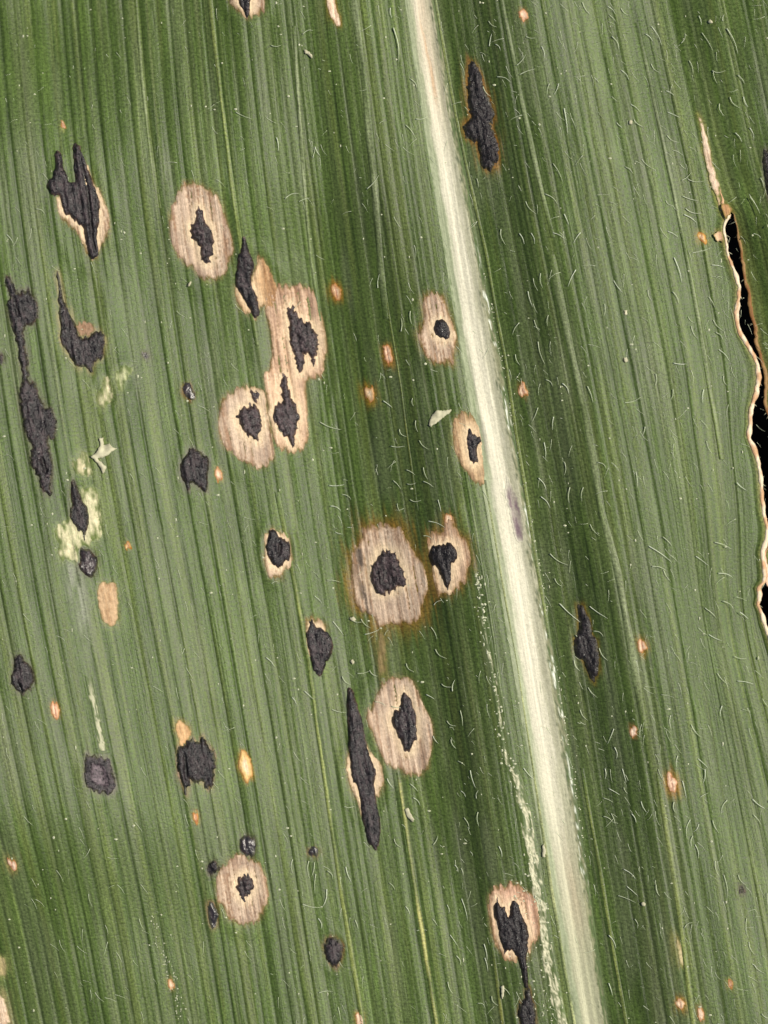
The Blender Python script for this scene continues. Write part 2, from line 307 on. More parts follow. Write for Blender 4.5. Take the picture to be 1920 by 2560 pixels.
SPOT = {   # black spots without a straw margin
 'G': (T('C5: 75 90, 140 60, 180 150, 200 270, 310 200, 380 210, 390 290, 450 310, 480 400, 495 480, 490 580, 460 600, 460 700, 400 680, 330 690, 310 780, 320 900, 360 1050, 380 1150, 370 1300, 360 1400; C6: 390 50, 480 130, 510 250, 560 330, 580 400, 660 410, 700 500, 740 600, 730 680, 720 780, 640 800, 630 900, 650 1000, 690 1150, 690 1280, 670 1400, 660 1550, 600 1550, 540 1450, 510 1320, 470 1280, 450 1180, 400 1150, 400 1000, 420 900, 380 840, 340 760, 300 650, 310 550, 270 450, 260 330, 240 180, 270 110, 290 0; C5: 280 1270, 250 1150, 240 1000, 210 850, 170 740, 140 640, 100 540, 95 430, 130 360, 110 250, 80 170'),
       dict(label='longest black spot, a chain of swollen crusts on the left', slit=[T('C5: 180 330, 230 560'), T('C6: 560 1080, 600 1250')], rough=.5)),
 'H': (T('C5: 740 0, 760 30, 790 170, 810 300, 840 420, 900 500, 930 600, 980 680, 1000 800, 1080 850, 1170 820, 1230 740, 1330 800, 1370 870, 1350 980, 1330 1100, 1260 1150, 1210 1200, 1200 1310, 1140 1260, 1090 1210, 1040 1260, 980 1210, 930 1100, 840 1010, 790 910, 780 830, 800 730, 770 610, 765 520, 790 460, 740 390, 770 330, 760 180, 730 60'),
       dict(label='black hook shaped spot with a long thin tail', halo=9, halo_c=(.20, .16, .07))),
 'I': (T('C7: 330 100, 360 150, 390 220, 440 320, 440 390, 510 450, 530 580, 520 690, 490 790, 485 880, 460 850, 450 770, 400 780, 350 710, 290 600, 290 500, 320 420, 300 330, 295 210, 310 140'), dict(label='black dagger shaped spot on a pale yellow patch')),
 'J': (T('C7: 430 980, 500 990, 560 1030, 630 1090, 650 1180, 630 1260, 600 1350, 550 1360, 480 1330, 420 1260, 390 1210, 420 1130, 410 1050'), dict(label='small black diamond spot below the yellow patch')),
 'K': (T('C8: 240 190, 300 210, 320 280, 360 340, 340 400, 290 430, 230 380, 180 300, 200 230'), dict(label='tiny glossy black bead with a bright glint', gloss=1, halo=5, halo_c=(.12, .05, .01))),
 'L': (T('C8: 300 1010, 370 1070, 450 1100, 530 1180, 540 1300, 510 1420, 520 1600, 420 1590, 370 1520, 300 1490, 290 1600, 250 1600, 230 1500, 170 1440, 160 1300, 180 1180, 250 1100'), dict(label='black hoof shaped spot with two legs', halo=7, halo_c=(.07, .05, .05))),
 'T': (T('D5: 640 160, 700 130, 800 160, 830 230, 820 330, 790 420, 730 420, 650 390, 620 290'), dict(label='shiny wet looking black bead on top of the round lesion', gloss=1)),
 'V1': (T('D5: 290 480, 340 520, 370 570, 320 620, 280 660, 210 660, 195 580, 230 520'), dict(label='small grey black spot left of the round lesion')),
 'V2': (T('D5: 260 990, 300 1050, 340 1160, 330 1250, 310 1340, 250 1340, 220 1250, 210 1130, 200 1030'), dict(label='small brown black spindle below left of the round lesion', gloss=.5, halo=6, halo_c=(.13, .06, .03))),
 'W': (T('D5: 1520 310, 1600 300, 1650 360, 1610 430, 1540 410, 1500 370'), dict(label='tiny dark red brown bead', gloss=.6, halo=6, halo_c=(.14, .06, .03))),
 'Y': (T('D6: 810 1700, 880 1640, 900 1720, 920 1850, 970 1920, 980 2100, 960 2330, 770 2330, 740 2120, 690 2080, 710 1950, 740 1870, 820 1850'), dict(label='black spot cut by the lower edge of the photo', blacker=1, halo=6, halo_c=(.12, .06, .02))),
 'AA': (T('E1: 240 110, 290 170, 340 250, 390 350, 430 480, 480 600, 530 760, 540 880, 500 970, 560 1080, 600 1200, 600 1400, 560 1490, 480 1530, 420 1490, 370 1400, 340 1250, 330 1170, 250 1160, 170 1090, 145 1000, 180 900, 250 870, 220 720, 210 550, 190 400, 210 220'), dict(label='largest coal black lobed spot right of the midrib', blacker=1, halo=12, halo_c=(.20, .08, .01), rough=.5)),
 'BB': (T('E2: 330 180, 400 170, 440 280, 490 350, 510 450, 520 540, 580 620, 600 740, 610 900, 600 1040, 560 1130, 550 1190, 510 1130, 460 1020, 410 900, 360 860, 300 790, 280 700, 290 610, 350 550, 350 400, 340 270'), dict(label='coal black spindle shaped spot right of the midrib', blacker=1, halo=6, halo_c=(.14, .08, .01))),
 'CC': (T('E3: 180 430, 240 450, 340 480, 480 490, 520 640, 560 760, 570 900, 490 970, 430 930, 340 940, 240 900, 180 850, 160 700, 170 560'), dict(label='purplish black ring shaped spot with a grey hollow middle', ring=1, halo=8, halo_c=(.10, .08, .07))),
 'DD': (T('E4: 200 210, 280 190, 320 260, 400 340, 440 440, 450 540, 410 620, 330 690, 270 700, 220 640, 150 570, 140 480, 175 390, 175 300'), dict(label='domed black spot with a bright glint near the left edge', slit=[T('E4: 250 570, 285 690')])),
 'EE': (T('E5: 350 370, 430 350, 500 380, 550 300, 590 390, 650 450, 720 530, 720 650, 700 780, 680 900, 660 1000, 590 990, 560 880, 500 910, 400 900, 370 950, 360 1090, 310 1010, 280 910, 240 820, 220 650, 215 480, 250 430, 320 450'), dict(label='square shouldered black spot with a deep slit', slit=[T('E5: 320 560, 345 860')], halo=7, halo_c=(.16, .09, .05), rough=.5)),
 'KK': (T('k: 490 1090, 530 1105, 570 1150, 560 1220, 540 1270, 515 1300, 480 1270, 450 1220, 435 1150, 455 1110'), dict(label='lone oval black spot in the lower middle', halo=6, halo_c=(.12, .05, .02))),
 'R1': (T('c: 1620 975, 1670 970, 1720 1100, 1720 1280, 1660 1300, 1640 1180'), dict(label='black spot cut by the right edge of the photo', blacker=1)),
 's1': (oval(363, 889, 17, 16), dict(label='minute black dot below the hook shaped spot')),
 's2': (oval(1, 896, 16, 26), dict(label='reddish black dot on the left edge of the photo')),
 's3': (oval(1855, 2225, 18, 20), dict(label='minute purple black dot on the right half')),
}
PATCH = [  # (name, label, outline, colour, halo width, halo colour, raggedness)
 ('chlorotic_patch', 'cream yellow patch under the hook shaped spot', T('C6: 1320 20, 1420 20, 1470 200, 1460 280, 1410 380, 1350 440, 1290 390, 1240 310, 1250 200, 1320 190'), (.54, .48, .31), 7, (.14, .16, .06)),
 ('chlorotic_patch', 'lemon yellow smear beside the cream patch', T('C6: 1480 0, 1540 -90, 1700 -150, 1720 -60, 1640 20, 1590 200, 1520 180'), (.36, .37, .21), 7, (.13, .16, .06)),
 ('chlorotic_patch', 'cream square patch beside the chaff', T('C6: 1040 990, 1120 990, 1150 1100, 1190 1210, 1200 1310, 1100 1290, 950 1240, 930 1100, 1010 1090'), (.54, .47, .30), 6, (.13, .15, .06)),
 ('chlorotic_patch', 'pale yellow mottled patch under the dagger shaped spot', T('C7: 420 220, 560 190, 660 260, 660 420, 700 580, 690 720, 720 790, 650 890, 570 870, 540 960, 450 930, 380 1000, 400 1150, 330 1180, 240 1130, 160 1160, 120 1020, 160 950, 90 850, 80 700, 250 630, 400 450'), (.50, .46, .29), 8, (.14, .17, .06)),
 ('dry_patch', 'orange block shaped patch on the left', T('g: 640 460, 750 450, 765 500, 770 620, 760 740, 680 740, 640 640, 630 520'), (.42, .29, .17), 6, (.14, .13, .05)),
 ('dry_patch', 'orange tuft above the square shouldered spot', T('E5: 200 90, 290 110, 400 190, 410 290, 350 370, 300 460, 250 430, 240 330, 195 250'), (.48, .31, .16), 5, (.18, .13, .03)),
 ('dry_patch', 'orange crumb in the crook of the hook shaped spot', T('C5: 980 660, 1100 640, 1200 680, 1230 760, 1150 830, 1040 830, 990 760'), (.25, .16, .10), 3, (.1, .07, .03)),
 ('dry_patch', 'white tan sliver at the upper edge of the photo', T('E8: 1320 -150, 1330 50, 1360 180, 1420 280, 1480 330, 1520 340, 1510 230, 1460 120, 1430 -150'), (.68, .52, .38), 8, (.18, .10, .01)),
 ('dry_patch', 'pale streak where the tear begins', T('c: 1205 740, 1225 760, 1250 840, 1275 920, 1300 1050, 1330 1160, 1350 1230, 1345 1300, 1372 1400, 1350 1380, 1330 1290, 1290 1200, 1265 1090, 1235 970, 1232 870'), (.66, .50, .36), 6, (.22, .20, .05)),
 ('dry_patch', 'brown scorched tip of the tear', T('c: 1352 1320, 1400 1325, 1432 1368, 1412 1392, 1380 1440, 1365 1380'), (.46, .26, .12), 5, (.22, .14, .03)),
 ('dry_patch', 'small pink tan tab at the torn edge', T('c: 1298 1515, 1340 1490, 1368 1500, 1372 1570, 1345 1562, 1310 1545'), (.62, .42, .26), 5, (.22, .18, .04)),
 ('dry_patch', 'brown stripe joining the two large lesions', T('h: 775 800, 825 760, 845 900, 855 1080, 800 1085, 785 950'), (.22, .155, .075), 6, (.12, .11, .03)),
 ('dry_patch', 'pale pink corner patch at the lower left', np.array([(-40, 2480), (2, 2500), (10, 2530), (22, 2580), (-40, 2590)]), (.62, .47, .33), 14, (.25, .20, .09)),
 ('dry_patch', 'beige patch on the left edge', np.array([(-30, 2395), (4, 2398), (12, 2425), (6, 2450), (-30, 2455)]), (.33, .27, .13), 8, (.2, .2, .07)),
 ('dry_patch', 'whitish streak in the lower right', T('l: 1060 1090, 1085 1100, 1110 1200, 1115 1290, 1090 1280, 1070 1190'), (.50, .42, .24), 12, (.20, .17, .05)),
]
FLECK = [  # cx, cy, w, h, colour, halo, halo colour, label
 (1307, 37, 24, 34, (.58, .34, .20), 4, (.16, .11, .04), 'salmon fleck at the upper edge, right of the midrib'),
 (840, 729, 26, 40, (.55, .30, .13), 11, (.24, .11, .01), 'orange ringed fleck right of the merged lesion'),
 (970, 889, 22, 52, (.55, .30, .16), 9, (.22, .10, .01), 'slim split fleck with a rusty rim'),
 (924, 986, 26, 44, (.55, .33, .15), 12, (.24, .13, .01), 'rusty ringed fleck below the slim split one'),
 (1307, 975, 24, 40, (.56, .34, .19), 5, (.14, .09, .02), 'salmon fleck just right of the midrib'),
 (1605, 1617, 24, 38, (.60, .38, .22), 9, (.20, .11, .01), 'pale fleck with an orange rim right of the coal black spindle'),
 (1583, 1828, 20, 32, (.62, .42, .28), 3, (.14, .08, .02), 'pale pink fleck on the lower right half'),
 (1679, 1958, 24, 48, (.66, .42, .26), 14, (.26, .11, .01), 'white centred fleck in a rusty diamond'),
 (1700, 2510, 24, 26, (.68, .48, .28), 10, (.24, .12, .01), 'white eyed fleck at the lower right'),
 (1751, 2533, 18, 40, (.56, .38, .24), 5, (.2, .12, .04), 'narrow pale fleck at the lower edge'),
 (1826, 2460, 14, 26, (.48, .33, .14), 5, (.18, .16, .04), 'faint ochre fleck at the lower right'),
 (30, 2160, 22, 26, (.60, .40, .26), 12, (.22, .17, .05), 'tan fleck at the left edge'),
 (428, 2460, 16, 34, (.55, .32, .16), 4, (.17, .13, .04), 'slim orange fleck near the lower edge'),
 (900, 2548, 24, 40, (.66, .48, .30), 6, (.22, .14, .03), 'pale fleck cut by the lower edge'),
 (1754, 594, 26, 30, (.50, .28, .07), 6, (.18, .14, .03), 'orange fleck left of the torn edge'),
 (547, 1187, 20, 36, (.56, .33, .18), 4, (.17, .14, .04), 'tan fleck right of the hoof shaped spot'),
 (320, 1364, 16, 20, (.50, .34, .10), 3, (.18, .16, .05), 'yellow ochre dot below the yellow patch'),
 (138, 1775, 22, 44, (.58, .34, .19), 5, (.18, .11, .03), 'salmon fleck below the domed spot'),
 (615, 1918, 34, 72, (.58, .36, .13), 7, (.24, .14, .02), 'ochre fleck with a white heart right of the square shouldered spot'),
 (489, 2042, 15, 34, (.50, .24, .08), 4, (.20, .15, .04), 'small rusty fleck below the square shouldered spot'),
 (158, 316, 12, 22, (.60, .44, .26), 3, (.18, .18, .05), 'tiny tan fleck above the two pronged spot'),
 (1121, 1300, 20, 26, (.60, .38, .22), 6, (.18, .08, .02), 'salmon tip on top of the tooth shaped lesion'),
]
MID_STAIN = T('D8: 990 1030, 1080 1050, 1120 1180, 1180 1350, 1215 1550, 1250 1900, 1150 1850, 1090 1650, 1045 1420, 985 1200')

for o_, wt in [(v[0], 2.6) for v in LES.values()] + [(v[0], 1.8) for v in SPOT.values()] + [(p[2], 1.2) for p in PATCH[:6]]:
    x0, y0 = o_.min(0); x1, y1 = o_.max(0)
    a_, b_ = (x1 - x0) / 2 + 5, (y1 - y0) / 2 + 9; cx, cy = (x0 + x1) / 2, (y0 + y1) / 2
    if b_ > 6 * a_ or a_ < 14: continue
    jj = np.nonzero((ys > cy - 1.9 * b_) & (ys < cy + 1.9 * b_))[0]
    xx = XG[jj]; yy = np.repeat(ys[jj][:, None], len(us), 1); k_ = (abs(xx - cx) < 2 * a_ + 40).any(0)
    xx = xx[:, k_]; yy = yy[:, k_]; e_ = np.hypot((xx - cx - .17 * (yy - cy) * .4) / a_, (yy - cy) / b_)
    ZG[np.ix_(jj, np.nonzero(k_)[0])] += wt * np.exp(-((e_ - 1.08) / .22) ** 2) * (.4 + 1.2 * noise(xx / 24, yy / 40, int(cx)))

# ------------------------------------------------------------------ polygon tools
def chaikin(p, n=2):
    for _ in range(n):
        q = np.roll(p, -1, 0); p = np.stack([p * .75 + q * .25, p * .25 + q * .75], 1).reshape(-1, 2)
    return p
def resample(p, step):
    q = np.vstack([p, p[:1]]); d = np.concatenate([[0], np.cumsum(np.hypot(*np.diff(q, axis=0).T))])
    n = max(8, int(d[-1] / step)); t = np.linspace(0, d[-1], n, endpoint=False)
    return np.stack([np.interp(t, d, q[:, 0]), np.interp(t, d, q[:, 1])], 1)
def inside(poly, x, y):
    c = np.zeros(len(x), bool); n = len(poly)
    for i in range(n):
        x1, y1 = poly[i]; x2, y2 = poly[(i + 1) % n]
        if y1 == y2: continue
        k = ((y1 > y) != (y2 > y)) & (x < (x2 - x1) * (y - y1) / (y2 - y1) + x1); c ^= k
    return c
def dist(poly, x, y, closed=True):
    d = np.full(len(x), 1e9); n = len(poly)
    for i in range(n if closed else n - 1):
        a = poly[i]; b = poly[(i + 1) % n]; v = b - a; L = max(v @ v, 1e-9)
        t = np.clip(((x - a[0]) * v[0] + (y - a[1]) * v[1]) / L, 0, 1)
        d = np.minimum(d, np.hypot(x - a[0] - t * v[0], y - a[1] - t * v[1]))
    return d
def ragged(p, amp, k, seed):
    q = resample(chaikin(p, 1), 3.0)
    u = U_of(q[:, 0], q[:, 1])
    dy = amp * ((noise(u / 5.0, q[:, 1] / 60, seed) - .5) * 2 + 0.6 * (noise(u / 2.5, q[:, 1] / 30, seed + 1) - .5))
    q = q + np.stack([0.17 * dy, dy], 1)
    q[:, 0] += k * (noise(q[:, 0] / 6, q[:, 1] / 6, seed + 2) - .5); q[:, 1] += k * (noise(q[:, 0] / 6, q[:, 1] / 6, seed + 3) - .5)
    return q
def sheet(poly, du=4.5, dy=7.0):
    """triangulated patch on the leaf: x, y, u, distance to rim, triangles"""
    x0, y0 = poly.min(0); x1, y1 = poly.max(0)
    gx, gy = np.meshgrid(np.arange(x0, x1, du), np.arange(y0, y1, dy))
    gx = gx + 0.17 * (gy - y0) - 0.17 * (y1 - y0) * .5; gx = gx + rng.uniform(-1, 1, gx.shape); gy = gy + rng.uniform(-1.6, 1.6, gy.shape)
    gx = gx.ravel(); gy = gy.ravel()
    k = inside(poly, gx, gy); gx, gy = gx[k], gy[k]
    k = dist(poly, gx, gy) > 2.0; gx, gy = gx[k], gy[k]
    pts = [Vector(p) for p in poly] + [Vector(p) for p in zip(gx, gy)]
    v, e, f, *_ = delaunay_2d_cdt(pts, [], [list(range(len(poly)))], 1, 1e-4)
    v = np.array([tuple(p) for p in v]); f = [list(t) for t in f if len(t) == 3]
    f = np.array(f); a, b, c = v[f[:, 0]], v[f[:, 1]], v[f[:, 2]]
    area = (b[:, 0] - a[:, 0]) * (c[:, 1] - a[:, 1]) - (b[:, 1] - a[:, 1]) * (c[:, 0] - a[:, 0])
    f[area > 0] = f[area > 0][:, ::-1]                                # image y points down
    x, y = v[:, 0], v[:, 1]
    return x, y, U_of(x, y), dist(poly, x, y), f

# pigment of stains round the lesions, painted into the blade tissue itself
HALO = []
def green(u, y, fur, x):
    base = np.array([.052, .084, .015])
    light = np.array([.079, .107, .032]); deep = np.array([.034, .058, .010])
    s = noise(u / 11, y / 420, 21) * .5 + noise(u / 34, y / 700, 22) * .5
    c = mixc(mixc(base, light, (s - .45) * 2.2), deep, (.42 - s) * 2.2)
    yel = smooth01((noise(u / 16, y / 600, 23) - .62) / .25)
    c = mixc(c, [.10, .128, .030], yel * .5)
    blot = smooth01((fbm(u / 70, y / 160, 24) - .5) / .2)
    c = c * (0.92 + 0.16 * blot)[..., None]
    fine = noise(u / 4.2, y / 700, 25) * .6 + noise(u / 2.9, y / 260, 26) * .4
    c = c * (.70 + .60 * fine)[..., None]
    thin = smooth01((noise(u / 3.6, y / 900, 27) - .80) / .12); c = mixc(c, [.115, .14, .05], thin * .5)
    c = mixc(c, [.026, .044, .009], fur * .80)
    return c

# ------------------------------------------------------------------ ground far below the leaf
gx, gy = np.meshgrid(np.linspace(-9000, 11000, 81), np.linspace(-9000, 11000, 81))
gz = -620 + 160 * (fbm(gx / 700, gy / 700, 41, 4) - .5)
g = link_mesh('ground', W(gx, gy, gz).reshape(-1, 3), quads(81, 81), M_SOIL); g['kind'] = 'structure'

# ------------------------------------------------------------------ the leaf
leaf = bpy.data.objects.new('maize_leaf', None); col.objects.link(leaf); leaf.empty_display_size = 0.1
leaf['label'] = 'green maize leaf with white midrib, black spots and a torn right edge'; leaf['category'] = 'leaf'

# the tear: left lip L(y), right lip R(y)
TEAR_L = np.array([(285, 1749), (340, 1760), (420, 1781), (482, 1798), (510, 1803), (530, 1812), (536, 1819), (548, 1815), (565, 1807), (576, 1805), (600, 1811), (640, 1816), (679, 1832), (717, 1845), (752, 1843), (787, 1836), (833, 1845), (871, 1870), (910, 1890), (949, 1893), (987, 1886), (1026, 1872), (1064, 1871), (1091, 1866), (1134, 1886), (1180, 1897), (1219, 1899), (1280, 1904), (1319, 1915), (1349, 1913), (1380, 1902), (1434, 1909), (1454, 1908), (1469, 1891), (1488, 1897), (1511, 1890), (1531, 1901), (1558, 1907), (1581, 1917), (1640, 1936), (1760, 1962), (2000, 2030), (2300, 2100), (2700, 2180)], float)
TEAR_R = np.array([(285, 1749), (340, 1760), (420, 1781), (482, 1798), (510, 1805), (530, 1822), (536, 1832), (555, 1836), (571, 1841), (613, 1851), (640, 1855), (698, 1863), (736, 1873), (783, 1877), (825, 1890), (860, 1891), (887, 1901), (929, 1912), (968, 1916), (1003, 1911), (1030, 1919), (1080, 1936), (1200, 1950), (1300, 1946), (1352, 1928), (1376, 1910), (1396, 1905), (1442, 1909), (1465, 1920), (1520, 1958), (1700, 2010), (2000, 2080), (2300, 2150), (2700, 2230)], float)
U_S = float(U_of(np.array([1749.]), np.array([285.]))[0])
xs = bil(XG, np.full_like(ys, U_S), ys)
dL = np.where(ys > 285, np.interp(ys, TEAR_L[:, 0], TEAR_L[:, 1]) - xs, 0); dR = np.where(ys > 285, np.interp(ys, TEAR_R[:, 0], TEAR_R[:, 1]) - xs, 0)
dL = np.where(ys > 2700, dL[np.argmin(abs(ys - 2700))], dL); dR = np.where(ys > 2700, dR[np.argmin(abs(ys - 2700))], dR)
OPEN = smooth01((ys - 500) / 110)
def slow(d):
    yf = np.arange(-900, 3500, 10.0); df = np.interp(yf, ys, d); k = np.exp(-np.linspace(-2, 2, 61) ** 2); k /= k.sum()
    return np.interp(ys, yf, np.convolve(np.pad(df, 30, 'edge'), k, 'valid'))

halo_src = []
for k, (o, st, op) in LES.items():
    halo_src.append((o, op.get('halo', 5), op.get('halo_c', (.16, .12, .045)), op.get('halo_a', .75)))
for k, (o, op) in SPOT.items():
    halo_src.append((o, op.get('halo', 8), op.get('halo_c', (.050, .040, .026)), .9))
for n_, l_, o, c_, w_, hc in PATCH: halo_src.append((o, w_, hc, .8))
FLECK_POLY = [oval(f[0], f[1], f[2], f[3]) for f in FLECK]
for f, o in zip(FLECK, FLECK_POLY): halo_src.append((o, f[5], f[6], .85))

def rib_profile(y): return np.interp(y, [-60, 0, 640, 1280, 1920, 2560], [30, 30, 32, 37, 36, 28])
def blade_pigment(x, y, u, fur):
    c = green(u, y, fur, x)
    t = (u - UMID) / rib_profile(y)                                 # flanks of the midrib
    fl = np.exp(-np.clip(-t - .6, 0, 9) ** 2 / .9) * (t < 0) + (t >= 0) * np.exp(-np.clip(t - .9, 0, 9) ** 2 / .12)
    fl = np.clip(fl, 0, 1)
    c = mixc(c, [.19, .22, .11], fl * .6)
    # darker green belts beside the midrib, their shade partly put into the pigment
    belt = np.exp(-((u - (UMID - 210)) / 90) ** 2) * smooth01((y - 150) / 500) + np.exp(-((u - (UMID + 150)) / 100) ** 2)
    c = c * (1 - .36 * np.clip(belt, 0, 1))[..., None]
    # grey scuff on the left
    sc = np.exp(-((u - 160) / 26) ** 2 - ((y - 1470) / 120) ** 2) * noise(u / 8, y / 30, 31)
    c = mixc(c, [.17, .18, .13], sc * 1.1)
    # dusty grey bloom, in streaks
    bl = smooth01((noise(u / 20, y / 240, 33) - .62) / .3) * .35
    c = mixc(c, [.10, .115, .06], bl)
    return c
def add_halos(c, x, y, u):
    for o, w, hc, a in halo_src:
        R_ = w * 2.2 + 6
        k = (x > o[:, 0].min() - R_) & (x < o[:, 0].max() + R_) & (y > o[:, 1].min() - R_ * 1.6) & (y < o[:, 1].max() + R_ * 1.6)
        if not k.any(): continue
        idx = np.nonzero(k)[0]; px, py = x[idx], y[idx]
        d = dist(o, px, py); d = np.where(inside(o, px, py), 0, d)
        wl = w * (0.15 + 1.25 * noise(u[idx] / 4.5, py / 45, 51) ** 1.2); al = a * (.35 + .65 * noise(u[idx] / 3.4, py / 26, 52))
        c[idx] = mixc(c[idx], np.array(hc), al * np.exp(-(d / np.maximum(wl, 1.2)) ** 1.5))
    return c
def edge_tint(c, de):                                               # yellow brown rim along the tear
    c = mixc(c, [.20, .17, .05], np.exp(-(de / 9) ** 2) * .8)
    return c

main = us <= U_S + 1e-6
um = np.append(us[main], U_S); 
def build_blade(name, ucols, dX, width, right):
    U2, Y2 = np.meshgrid(ucols, ys)
    Xp = bil(XG, U2, Y2); Zp = bil(ZG, U2, Y2); F = bil(FUR, U2, Y2)
    de = abs(U2 - U_S)
    sX = slow(dX); Xp = Xp + sX[:, None] * (1 - smooth01(de / width)) + (dX - sX)[:, None] * (1 - smooth01(de / 46))
    if right: Zp = Zp - OPEN[:, None] * 34 * np.exp(-(de / 90))
    else: Zp = Zp + OPEN[:, None] * (5 * np.exp(-(de / 20) ** 2))
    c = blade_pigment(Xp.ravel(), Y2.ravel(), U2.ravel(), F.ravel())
    c = add_halos(c, Xp.ravel(), Y2.ravel(), U2.ravel())
    s = np.repeat(OPEN, len(ucols)); c2 = edge_tint(c, de.ravel()); c = c * (1 - s[:, None]) + c2 * s[:, None]
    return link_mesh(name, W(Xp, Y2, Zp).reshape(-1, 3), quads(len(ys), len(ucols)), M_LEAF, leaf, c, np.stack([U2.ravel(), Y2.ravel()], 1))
blade = build_blade('blade', um, dL, 330., False)
strip = build_blade('torn_strip', np.insert(us[~main], 0, U_S), dR, 260., True)
strip['label'] = 'darker strip of the leaf torn loose on the right'

# raised dry lips of the tear
def lip(name, tab, y0, y1, rad, colr, dz, label, seed):
    yy = np.arange(y0, y1, 5.0); xx = np.interp(yy, tab[:, 0], tab[:, 1])
    kk = np.exp(-np.linspace(-1.6, 1.6, 5) ** 2); kk /= kk.sum(); xx = np.convolve(np.pad(xx, 2, 'edge'), kk, 'valid')
    op = smooth01((yy - 500) / 110)
    z = bil(ZG, np.full_like(yy, U_S), yy) + dz * op
    n = 8; a = np.linspace(0, 2 * np.pi, n, endpoint=False)
    r = rad * (.30 + 1.0 * noise(yy / 15, yy * 0, seed) + .7 * noise(yy / 55, yy * 0, seed + 8)) * smooth01((yy - y0) / 60 + .15)
    X_ = xx[:, None] + r[:, None] * np.cos(a) * .9 + 4.0 * (noise(yy / 9, yy * 0, seed + 4) - .5)[:, None]
    Z_ = z[:, None] + r[:, None] * np.sin(a) * .6; Y_ = np.repeat(yy[:, None], n, 1)
    V = W(X_, Y_, Z_).reshape(-1, 3)
    i = np.arange(len(yy) - 1)[:, None] * n + np.arange(n)[None]; j = np.arange(len(yy) - 1)[:, None] * n + (np.arange(n) + 1)[None] % n
    q = np.stack([i, j, j + n, i + n], -1).reshape(-1, 4)
    c = mixc(np.array(colr), np.array(colr) * [.75, .55, .42], smooth01((noise(X_ / 8, Y_ / 26, seed) - .45) / .3)).reshape(-1, 3)
    o = link_mesh(name, V, q, M_EDGE, leaf, c, np.stack([X_.ravel(), Y_.ravel()], 1)); o['label'] = label
lip('torn_edge', TEAR_L, 470, 1680, 5.2, (.62, .51, .36), 5, 'bright cream curled lip on the left side of the tear', 61)
lip('torn_edge', TEAR_R, 528, 1760, 4.2, (.22, .13, .05), -34, 'brown lip on the right side of the tear', 62)
lip('torn_edge', np.array([(1366., 1924), (1376, 1914), (1396, 1909), (1442, 1912), (1468, 1924)]), 1366, 1470, 9, (.66, .45, .32), -26, 'pink tan curl on the torn strip', 63)

V = []; F = []
for tab, sgn, n_f, dz in ((TEAR_L, 1, 70, 5), (TEAR_R, -1, 60, -34)):
    for _ in range(n_f):
        y0 = random.uniform(545, 1600); x0 = np.interp(y0, tab[:, 0], tab[:, 1]); L = random.uniform(5, 17); an = random.gauss(1.0, .5)
        ex, ey = sgn * L * math.cos(an), L * math.sin(an); z0 = float(bil(ZG, np.array([U_S]), np.array([y0]))[0]) + dz
        rr = random.uniform(.8, 1.7); b = len(V)
        for q_, wd in ((0, 1), (.55, .8), (1, .25)):
            for a_ in (0, 2.09, 4.19): V.append(W(x0 + ex * q_ + rr * wd * math.cos(a_), y0 + ey * q_ + random.uniform(-.6, .6), z0 + rr * wd * math.sin(a_) - 4 * q_ * q_))
        for i_ in range(2):
            for j_ in range(3): F.append([b + i_ * 3 + j_, b + i_ * 3 + (j_ + 1) % 3, b + i_ * 3 + 3 + (j_ + 1) % 3, b + i_ * 3 + 3 + j_])
o = link_mesh('frayed_fibres', np.array(V), F, M_CHAFF, leaf); o['kind'] = 'stuff'; o['label'] = 'short dry fibres fraying along the tear'

# ------------------------------------------------------------------ midrib and the pale veins
def ribbon(name, u0, ycol, half, rise, pig, mat, label=None, nt=9, seed=0, prof=None, parent=leaf):
    t = np.linspace(-1, 1, nt); Y_ = np.repeat(ycol[:, None], nt, 1)
    uc = u0(ycol) if callable(u0) else np.full_like(ycol, u0)
    hw = half(ycol) if callable(half) else np.full_like(ycol, half)
    U_ = uc[:, None] + hw[:, None] * t
    X_ = bil(XG, U_, Y_); Z_ = bil(ZG, U_, Y_)
    pr = prof(t, Y_) if prof else (rise * (1 - t ** 2) - .9 * t ** 4)
    Z_ = Z_ + pr
    c = pig(np.repeat(t[None], len(ycol), 0), U_, Y_)
    o = link_mesh(name, W(X_, Y_, Z_).reshape(-1, 3), quads(len(ycol), nt), mat, parent, c.reshape(-1, 3), np.stack([U_.ravel(), Y_.ravel()], 1))
    if label: o['label'] = label
    return o
